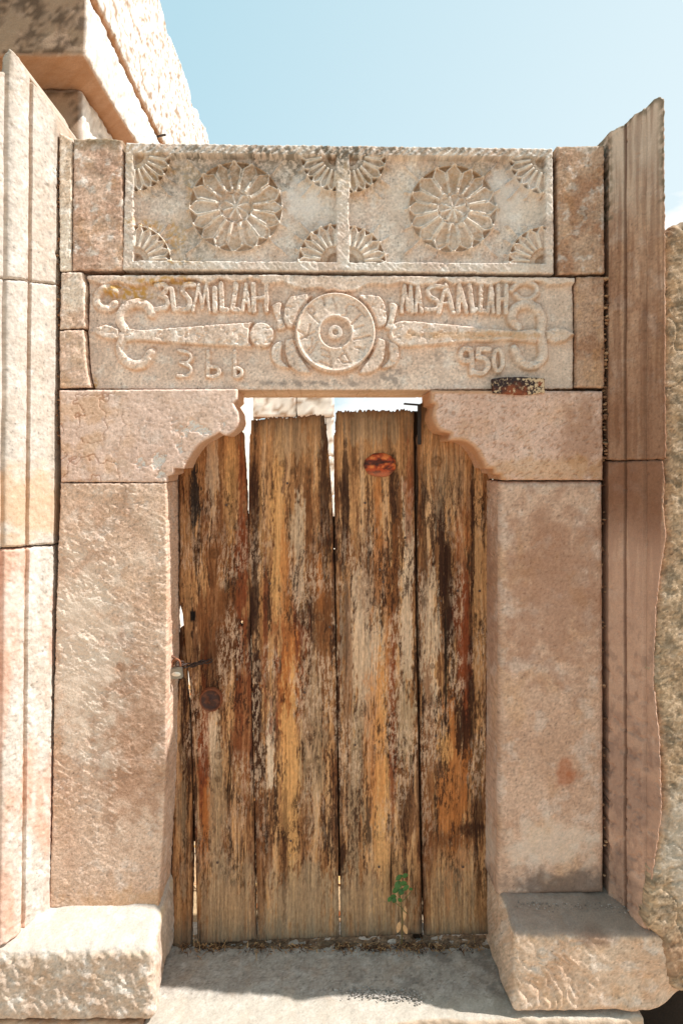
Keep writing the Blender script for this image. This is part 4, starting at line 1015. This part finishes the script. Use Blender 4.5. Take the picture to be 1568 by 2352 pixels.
planks = [
 ([(398, 1640), (402, 1600), (412, 1560), (425, 1560), (436, 1625), (442, 1800), (443, 2000), (439, 2176), (391, 2182), (393, 1900), (396, 1750)], 701, 'narrow broken strip at the door left edge', None),
 ([(410, 1090), (412, 1050), (470, 1000), (520, 975), (544, 968), (557, 967), (566, 1100), (571, 1230), (576, 1500), (580, 1700), (589, 2160), (454, 2172), (447, 1900), (441, 1700), (437, 1580), (427, 1500), (420, 1410), (411, 1380), (413, 1250)], 702, 'left plank with the iron knob and black stain', holes1),
 ([(573, 963), (600, 962), (618, 957), (660, 958), (720, 951), (748, 951), (758, 1080), (765, 1190), (769, 1400), (773, 1600), (779, 2154), (592, 2164), (583, 1800), (578, 1500), (571, 1300), (571, 1150)], 703, 'second plank, grey topped with a pale strip', None),
 ([(766, 944), (800, 941), (930, 940), (949, 944), (952, 1100), (955, 1400), (962, 1800), (970, 2148), (783, 2156), (778, 1800), (773, 1500), (769, 1250)], 704, 'third plank carrying the rusty oval disc', None),
 ([(959, 930), (974, 924), (1130, 924), (1130, 2146), (974, 2150), (967, 1800), (962, 1500), (957, 1200)], 705, 'right plank with dark rust streaks', None)]
for P, sd, lab, hl in planks:
    stone('plank', D(P), M_WOOD, h_wood(sd), c_wood(sd), y0=YD + (.004 if sd == 701 else .002 * (sd % 3)), yb=YD + .032, res=.0015, resv=.0034, R=.0025, jit=jtop(sd), parent=door, label=lab, rows=4, seed=sd, hole=(lambda u, v, hl=hl: hl(u, v)) if hl else None)
# splinters left of the first plank
stone('splinter', D([(411, 1195), (418, 1190), (419, 1400), (412, 1388), (406, 1375), (402, 1340), (404, 1320), (409, 1300)]), M_WOOD, h_wood(711), c_wood(711, MB), y0=YD + .012, yb=YD + .03, res=.0016, resv=.004, R=.002, jit=0, parent=door, rows=3)
stone('splinter', D([(412, 1445), (420, 1440), (428, 1530), (430, 1585), (410, 1545), (408, 1480)]), M_WOOD, h_wood(712), c_wood(712, MB), y0=YD + .012, yb=YD + .03, res=.0016, resv=.004, R=.002, jit=0, parent=door, rows=3)
# ledgers behind
for a, b in ((1190, 1262), (1868, 1945)):
    bev_box('ledger', ((WX(400, YD) + WX(1130, YD)) / 2, YD + .052, WZ((a + b) / 2, YD)), (WX(1130, YD) - WX(400, YD), .036, (b - a) / FPX * 2.4), M_WOOD, lin(74, 54, 38), door)
bev_box('hanging_stile', (WX(958, .22), .225, .87), (.03, .035, 1.74), M_WOOD, lin(58, 42, 30), door)
bev_box('backing_strip', (WX(776, .21), .211, (WZ(1262, .21) + WZ(2010, .21)) / 2), (.045, .016, WZ(1262, .21) - WZ(2010, .21)), M_WOOD, lin(60, 44, 32), door)  # strip added behind the plank gap to keep it black
bev_box('corner_bracket', (WX(963, YD - .01), YD - .006, WZ(975, YD - .01)), (.012, .006, .13), M_RUST, lin(52, 44, 40), door, .001)
bev_box('corner_bracket', (WX(949, YD - .01), YD + .01, WZ(928, YD - .01)), (.058, .02, .005), M_RUST, lin(46, 40, 36), door, .001, rot=Matrix.Rotation(.08, 3, 'Y'))
# rusty oval disc
def c_disc(V):
    u, v = V[:, 0], V[:, 2]; c = np.tile(lin(176, 74, 34), (len(V), 1))
    n = fb(u * 30, v * 45, 4, 801, .6); c = mixc(c, lin(92, 40, 24), ss(-.1, .4, n)); c = mixc(c, lin(222, 130, 66), .8 * ss(.15, .5, -n) * (v > WZ(1068, YD) - .01))
    py = PY(v, YD); px = PX(u, YD); cr = ss(3.2, 0, np.abs(py - (1064 + 3 * np.sin(px * .09)))); c = mixc(c, lin(40, 22, 16), .85 * cr)
    c = mixc(c, lin(190, 130, 96), .5 * ss(1078, 1092, py)); return c
disc('oval_disc', (WX(872, YD), YD - .001, WZ(1068, YD)), 37 / 707, 28 / 707, lambda t: .012 * (1 - t ** 3) + .002 * math.sin(t * 9), M_RUST, c_disc, door, wob=.06, label='orange rusted oval metal disc')
def c_knob(V):
    c = np.tile(lin(70, 44, 36), (len(V), 1)); n = fb(V[:, 0] * 60, V[:, 2] * 60, 3, 811)
    c = mixc(c, lin(104, 62, 44), ss(-.1, .5, n)); r = np.hypot(V[:, 0] - WX(486, YD), V[:, 2] - WZ(1604, YD)) * 707
    return mixc(c, lin(150, 84, 48), .7 * ss(20, 25, r))
disc('door_knob', (WX(486, YD), YD - .003, WZ(1604, YD)), 26.5 / 707, 27.5 / 707, lambda t: .016 - .006 * math.exp(-((t - .55) / .3) ** 2) + (.004 if .8 < t < .96 else 0) - (.016 if t >= 1 else 0), M_RUST, c_knob, door, wob=.02, label='dark round iron knob plate')
disc('knob_boss', (WX(486, YD), YD - .014, WZ(1604, YD)), .009, .009, lambda t: .007 * math.sqrt(max(0, 1 - t * t)), M_RUST, c_knob, door, n=20, rad=6)
rs = random.Random(5)
for cx, cy in ((880, 1337), (757, 1440), (872, 1308), (838, 1155), (1050, 1357), (1100, 1357), (1012, 1380), (520, 1160), (620, 1340), (815, 1710), (930, 1235), (1000, 1690), (700, 1590), (545, 1560), (660, 1110), (1062, 1990), (668, 1930), (870, 1990), (500, 1980)):
    disc('nail_head', (WX(cx, YD), YD - .0035, WZ(cy, YD)), .0042, .0042, lambda t: .002 * (1 - t * t), M_RUST, lambda V: np.tile(lin(96, 74, 62), (len(V), 1)), door, n=10, rad=3)

# ================================================================== IRON FITTINGS
YP = .062
lock = thing('padlock', 'small grey steel padlock with a brown shackle hanging at the door left edge', 'padlock', (WX(405, YP), YP, WZ(1558, YP)))
bx, bz = WX(405, YP), WZ(1545, YP)
bev_box('lock_body', (bx, YP, bz), (.040, .018, .036), M_STEEL, lin(140, 134, 124), lock, .003, rot=Matrix.Rotation(-.10, 3, 'Y'))
V = [(bx - .011 + .0, YP, bz + .014)] + [(bx + .013 * -math.cos(t), YP, bz + .026 + .016 * math.sin(t)) for t in np.linspace(0, math.pi, 11)] + [(bx + .013, YP, bz + .014)]
V, F = tube(V, .0034, 8); tri_fix('shackle', V, F, M_RUST, lin(150, 96, 66), lock)
disc('lock_badge', (bx + .002, YP - .0095, bz - .002), .014, .007, lambda t: .0012 * (1 - t * t), M_STEEL, lambda V: np.tile(lin(214, 208, 196), (len(V), 1)), lock, n=24, rad=4)
V = [(WX(392, .1), .06, WZ(1512, .1)), (WX(400, .12), .10, WZ(1518, .12)), (bx + .0, YP, bz + .036)]
chain = thing('lock_chain', 'dark twisted chain tying the padlock to the left plank', 'chain', (WX(445, YD), YD - .02, WZ(1535, YD)))
n = 9
for i in range(n):
    t = i / (n - 1); cy = YP + (YD - .014 - YP) * t; cx = WX(413 + 66 * t, cy); cz = WZ(1524 + 5 * math.sin(t * 5), cy)
    pts = []
    for a in np.linspace(0, 2 * math.pi, 15)[:-1]:
        lx, lz = .011 * math.cos(a), .0058 * math.sin(a)
        pts.append((cx + lx, cy + .7 * lx + (lz if i % 2 else 0), cz + (0 if i % 2 else lz) + .15 * lx))
    V, F = tube(pts, .0026, 6, closed=True); tri_fix('chain_link', V, F, M_RUST, lin(66, 48, 40), chain)
stap = thing('staple', 'rusty iron staple in the left jamb holding the padlock', 'staple', (WX(392, .06), .06, WZ(1515, .06)))
V, F = tube([(WX(378, .05), .05, WZ(1506, .05)), (WX(392, .055), .055, WZ(1506, .055)), (WX(402, .06), .062, WZ(1511, .06)), (WX(404, .06), .062, WZ(1519, .06)), (WX(398, .06), .066, WZ(1526, .06)), (WX(378, .065), .065, WZ(1528, .065))], .0042, 8)
tri_fix('staple_bar', V, F, M_RUST, lin(120, 84, 64), stap)

def c_plate(u, v, h, phi, rid, V):
    n = fb(u * 22, v * 26, 4, 821, .6); px = PX(u)
    c = np.tile(lin(92, 48, 30), (len(u), 1)); c = mixc(c, lin(52, 34, 32), ss(-.1, .4, n)); c = mixc(c, lin(150, 78, 44), .7 * ss(.1, .5, -n))
    w_ = ss(.0, .25, fb(u * 90, v * 90, 4, 823, .7) + .7 * ss(1190, 1235, px) - .45); c = mixc(c, lin(214, 186, 150), .9 * w_)
    d = np.hypot(px - 1190, PY(v) - 884); c = mixc(c, lin(60, 34, 26), .6 * ss(14, 8, d)); return c
plate = stone('rusty_plate', W([(1129, 870), (1150, 867), (1200, 866), (1249, 869), (1250, 903), (1200, 908), (1180, 907), (1131, 903)], -.004), M_RUST,
      lambda u, v, phi: .004 + .003 * np.exp(-(np.hypot(PX(u) - 1190, PY(v) - 884) / 12) ** 2) + fb(u * 60, v * 60, 3, 825) * .0006 - .003 * ss(4, 2, np.hypot(PX(u) - 1139, PY(v) - 883)) - .003 * ss(4, 2, np.hypot(PX(u) - 1235, PY(v) - 888)),
      c_plate, y0=-.004, yb=.012, res=.0018, R=.0012, jit=.0006, rows=3, label='rusty iron plate with peeling paint fixed at the lintel joint over the right springer', cat='metal plate', seed=82)

# ================================================================== PLANT, DEBRIS, GRAVEL
YS = YD - .045
plant = thing('green_seedling', 'small green leafy seedling growing at the door foot before the third plank', 'plant', (WX(921, YS), YS, .0))
st_ = [(922, 2168), (924, 2120), (922, 2085), (918, 2060), (921, 2035), (924, 2018)]
V, F = tube([(WX(a, YS), YS + .004 * math.sin(i), WZ(b, YS)) for i, (a, b) in enumerate(st_)], [.0028, .0026, .0022, .0018, .0014, .0008], 6); tri_fix('stem', V, F, M_STRAW, lin(120, 104, 66), plant)
def leaf(cx, cy, L_, W_, ang, col, nm='leaf', tilt=.3, y=YS - .006):
    L_ *= 1.35; W_ *= 1.45
    c = np.array([WX(cx, y), y, WZ(cy, y)]); d = np.array([math.cos(ang), tilt, math.sin(ang)]); d /= np.linalg.norm(d); s = np.cross(d, [0.1, 1, .2]); s /= np.linalg.norm(s); up = np.cross(s, d)
    V = []; F = []
    for i in range(7):
        t = i / 6; w2 = W_ * math.sin(math.pi * min(1, t * .95 + .03)) ** .7
        p = c + d * (t - .5) * L_ + up * .0
        V += [p - s * w2 + up * .0015, p, p + s * w2 + up * .0015]
    for i in range(6):
        a = i * 3; F += [(a, a + 1, a + 4, a + 3), (a + 1, a + 2, a + 5, a + 4)]
    return tri_fix(nm, np.array(V), F, M_LEAF if nm == 'leaf' else M_STRAW, col, plant)
GL = lin(66, 100, 50)
for a, b, c_, d_ in ((922, 2085, 903, 2066), (918, 2062, 912, 2046), (920, 2050, 931, 2040), (921, 2035, 915, 2018), (922, 2072, 942, 2046), (922, 2085, 934, 2096)):
    V, F = tube([(WX(a, YS), YS, WZ(b, YS)), (WX((a + c_) / 2, YS), YS - .008, WZ((b + d_) / 2 - 1, YS)), (WX(c_, YS), YS - .006, WZ(d_, YS))], .0010, 5); tri_fix('leaf_stalk', V, F, M_STRAW, lin(96, 104, 58), plant)
for a in ((916, 2016, .018, .006, .5), (930, 2012, .016, .006, 0), (914, 2033, .020, .008, .9), (926, 2030, .020, .007, -.3), (909, 2045, .018, .007, .4), (932, 2040, .018, .006, .5), (921, 2048, .016, .007, 1.2), (903, 2060, .016, .006, -.3), (895, 2066, .013, .005, .7), (943, 2043, .011, .004, -.7), (918, 2068, .014, .005, -1.2), (905, 2068, .012, .006, 1.0)):
    leaf(*a, col=GL * rs.uniform(.8, 1.25))
for a in ((929, 2098, .030, .004, 1.45), (915, 2130, .024, .005, 1.3), (930, 2135, .02, .005, 1.9)): leaf(*a, col=lin(212, 160, 112), nm='dry_leaf')

def blades(name, spots, lab, mat=M_STRAW, **kw):
    V = []; F = []; C = []
    for (x, y, z, L_, az, el, w_, bend, col) in spots:
        p = np.array([x, y, z]); d = np.array([math.cos(az) * math.cos(el), math.sin(az) * math.cos(el), math.sin(el)]); s = np.array([-math.sin(az), math.cos(az), .3]) * w_
        b = len(V)
        for i in range(5):
            t = i / 4; q = p + d * L_ * t + np.array([0, 0, -bend * t * t]); ww = 1 - .8 * t
            V += [q - s * ww, q + s * ww]; C += [col, col]
        for i in range(4): a = b + 2 * i; F.append((a, a + 1, a + 3, a + 2))
    return mk(name, np.array(V), np.array(F), mat, np.array(C), **kw, label=lab)
sp = []; rr = random.Random(11)
pal = [lin(168, 124, 84), lin(120, 82, 54), lin(80, 54, 38), lin(190, 150, 104), lin(60, 42, 32)]
xa, xb = WX(420, YD), WX(1112, YD)
for i in range(1700):
    x = rr.uniform(xa, xb); dens = .35 + 1.1 * float(n2(x * 16, .5, 3)) + (.25 if x > .05 else 0)
    if rr.random() > dens + .1: continue
    long_ = rr.random() < .12
    sp.append((x, YD - .002 - abs(rr.gauss(0, .018)), rr.uniform(.0, .016), rr.uniform(.03, .075) if long_ else rr.uniform(.008, .025), rr.uniform(0, 6.28), rr.uniform(-.1, 1.0 if long_ else .5), rr.uniform(.0005, .0012) if long_ else rr.uniform(.0008, .0022), rr.uniform(0, .03), rr.choice(pal)))
blades('dry_litter', sp, 'brown dry grass and leaf litter along the foot of the door', kind='stuff')
# heap of earth under the litter
def c_heap(V, n): return stone_col(V[:, 0] * 3, V[:, 1] * 3, lin(128, 104, 80), lin(84, 64, 48), 152, 0, .1, 0, 20, .4)
box_rock('soil_strip', WX(395, YD), WX(1125, YD), YD - .016, YD + .06, -.014, .002, M_DIRT, c_heap, res=.006, R=.009, amp=.006, fr=35, seed=91, kind='stuff', label='dark soil gathered against the foot of the door')
def pebbles(name, pts, lab, cols, **kw):
    ico = bmesh.new(); bmesh.ops.create_icosphere(ico, subdivisions=1, radius=1); iv = np.array([tuple(v.co) for v in ico.verts]); jf_ = np.array([[v.index for v in f.verts] for f in ico.faces]); ico.free()
    V = []; F = []; C = []
    for k, (x, y, z, r) in enumerate(pts):
        s = np.array([rr.uniform(.7, 1.3), rr.uniform(.7, 1.3), rr.uniform(.4, .8)]) * r
        V.append(iv * s * (1 + .25 * np.random.RandomState(k).rand(len(iv), 1)) + np.array([x, y, z + .4 * r])); F.append(jf_ + k * len(iv)); C.append(np.tile(rr.choice(cols), (len(iv), 1)))
    return mk(name, np.concatenate(V), np.concatenate(F), M_ROUGH, np.concatenate(C), smooth=False, label=lab, kind='stuff', **kw)
gp = []
for i in range(420):
    a = rr.gauss(0, 1); b = rr.gauss(0, 1); px_, py_ = 880 + a * 46, 2284 + b * 6 + a * 3
    dpt = (ZC * FPX / (py_ - VY)); gp.append((WX(px_, dpt - DW), dpt - DW, 0, rr.uniform(.0014, .0038)))
for i in range(60):
    px_, py_ = rr.uniform(400, 1110), rr.uniform(2200, 2290); dpt = (ZC * FPX / (py_ - VY)); gp.append((WX(px_, dpt - DW), dpt - DW, 0, rr.uniform(.001, .002)))
pebbles('gravel', gp, 'small grey gravel crumbs lying on the threshold slab', [lin(168, 158, 148), lin(148, 138, 128), lin(182, 172, 162)])
gp = [(rr.uniform(.58, .9), -.01 - abs(rr.gauss(0, .028)), .262, rr.uniform(.001, .0026)) for i in range(380)]
pebbles('gravel', gp, 'fine dark gravel on top of the right bench block', [lin(140, 128, 118), lin(170, 158, 148), lin(120, 108, 98)])
# dry leaves on the courtyard floor
sp = []
for i in range(3500):
    x = rr.uniform(-1.2, .8); y = rr.uniform(.35, 3.0)
    sp.append((x, y, rr.uniform(-.02, .03), rr.uniform(.02, .05), rr.uniform(0, 6.28), rr.uniform(-.3, .7), rr.uniform(.005, .012), .005, rr.choice([lin(196, 130, 70), lin(170, 96, 50), lin(210, 170, 110), lin(150, 110, 60)])))
blades('fallen_leaves', sp, 'orange fallen leaves on the courtyard floor seen through the door gap', kind='stuff')
# mortar crumbs in the right hand joint
cr = [(WX(rr.uniform(1384, 1397)), rr.uniform(.0, .04), WZ(rr.uniform(640, 1060)), rr.uniform(.003, .009)) for i in range(150)]
cr += [(WX(rr.uniform(1384, 1396)), rr.uniform(.01, .04), WZ(rr.uniform(1090, 2040)), rr.uniform(.002, .006)) for i in range(60)]
cr += [(WX(rr.uniform(122, 140) - 4), rr.uniform(.01, .04), WZ(rr.uniform(300, 1020)), rr.uniform(.003, .007)) for i in range(170)]
pebbles('mortar_crumbs', cr, 'crumbling mortar lodged in the upright joints beside the pilasters', [lin(180, 140, 104), lin(150, 108, 78), lin(120, 84, 60)])
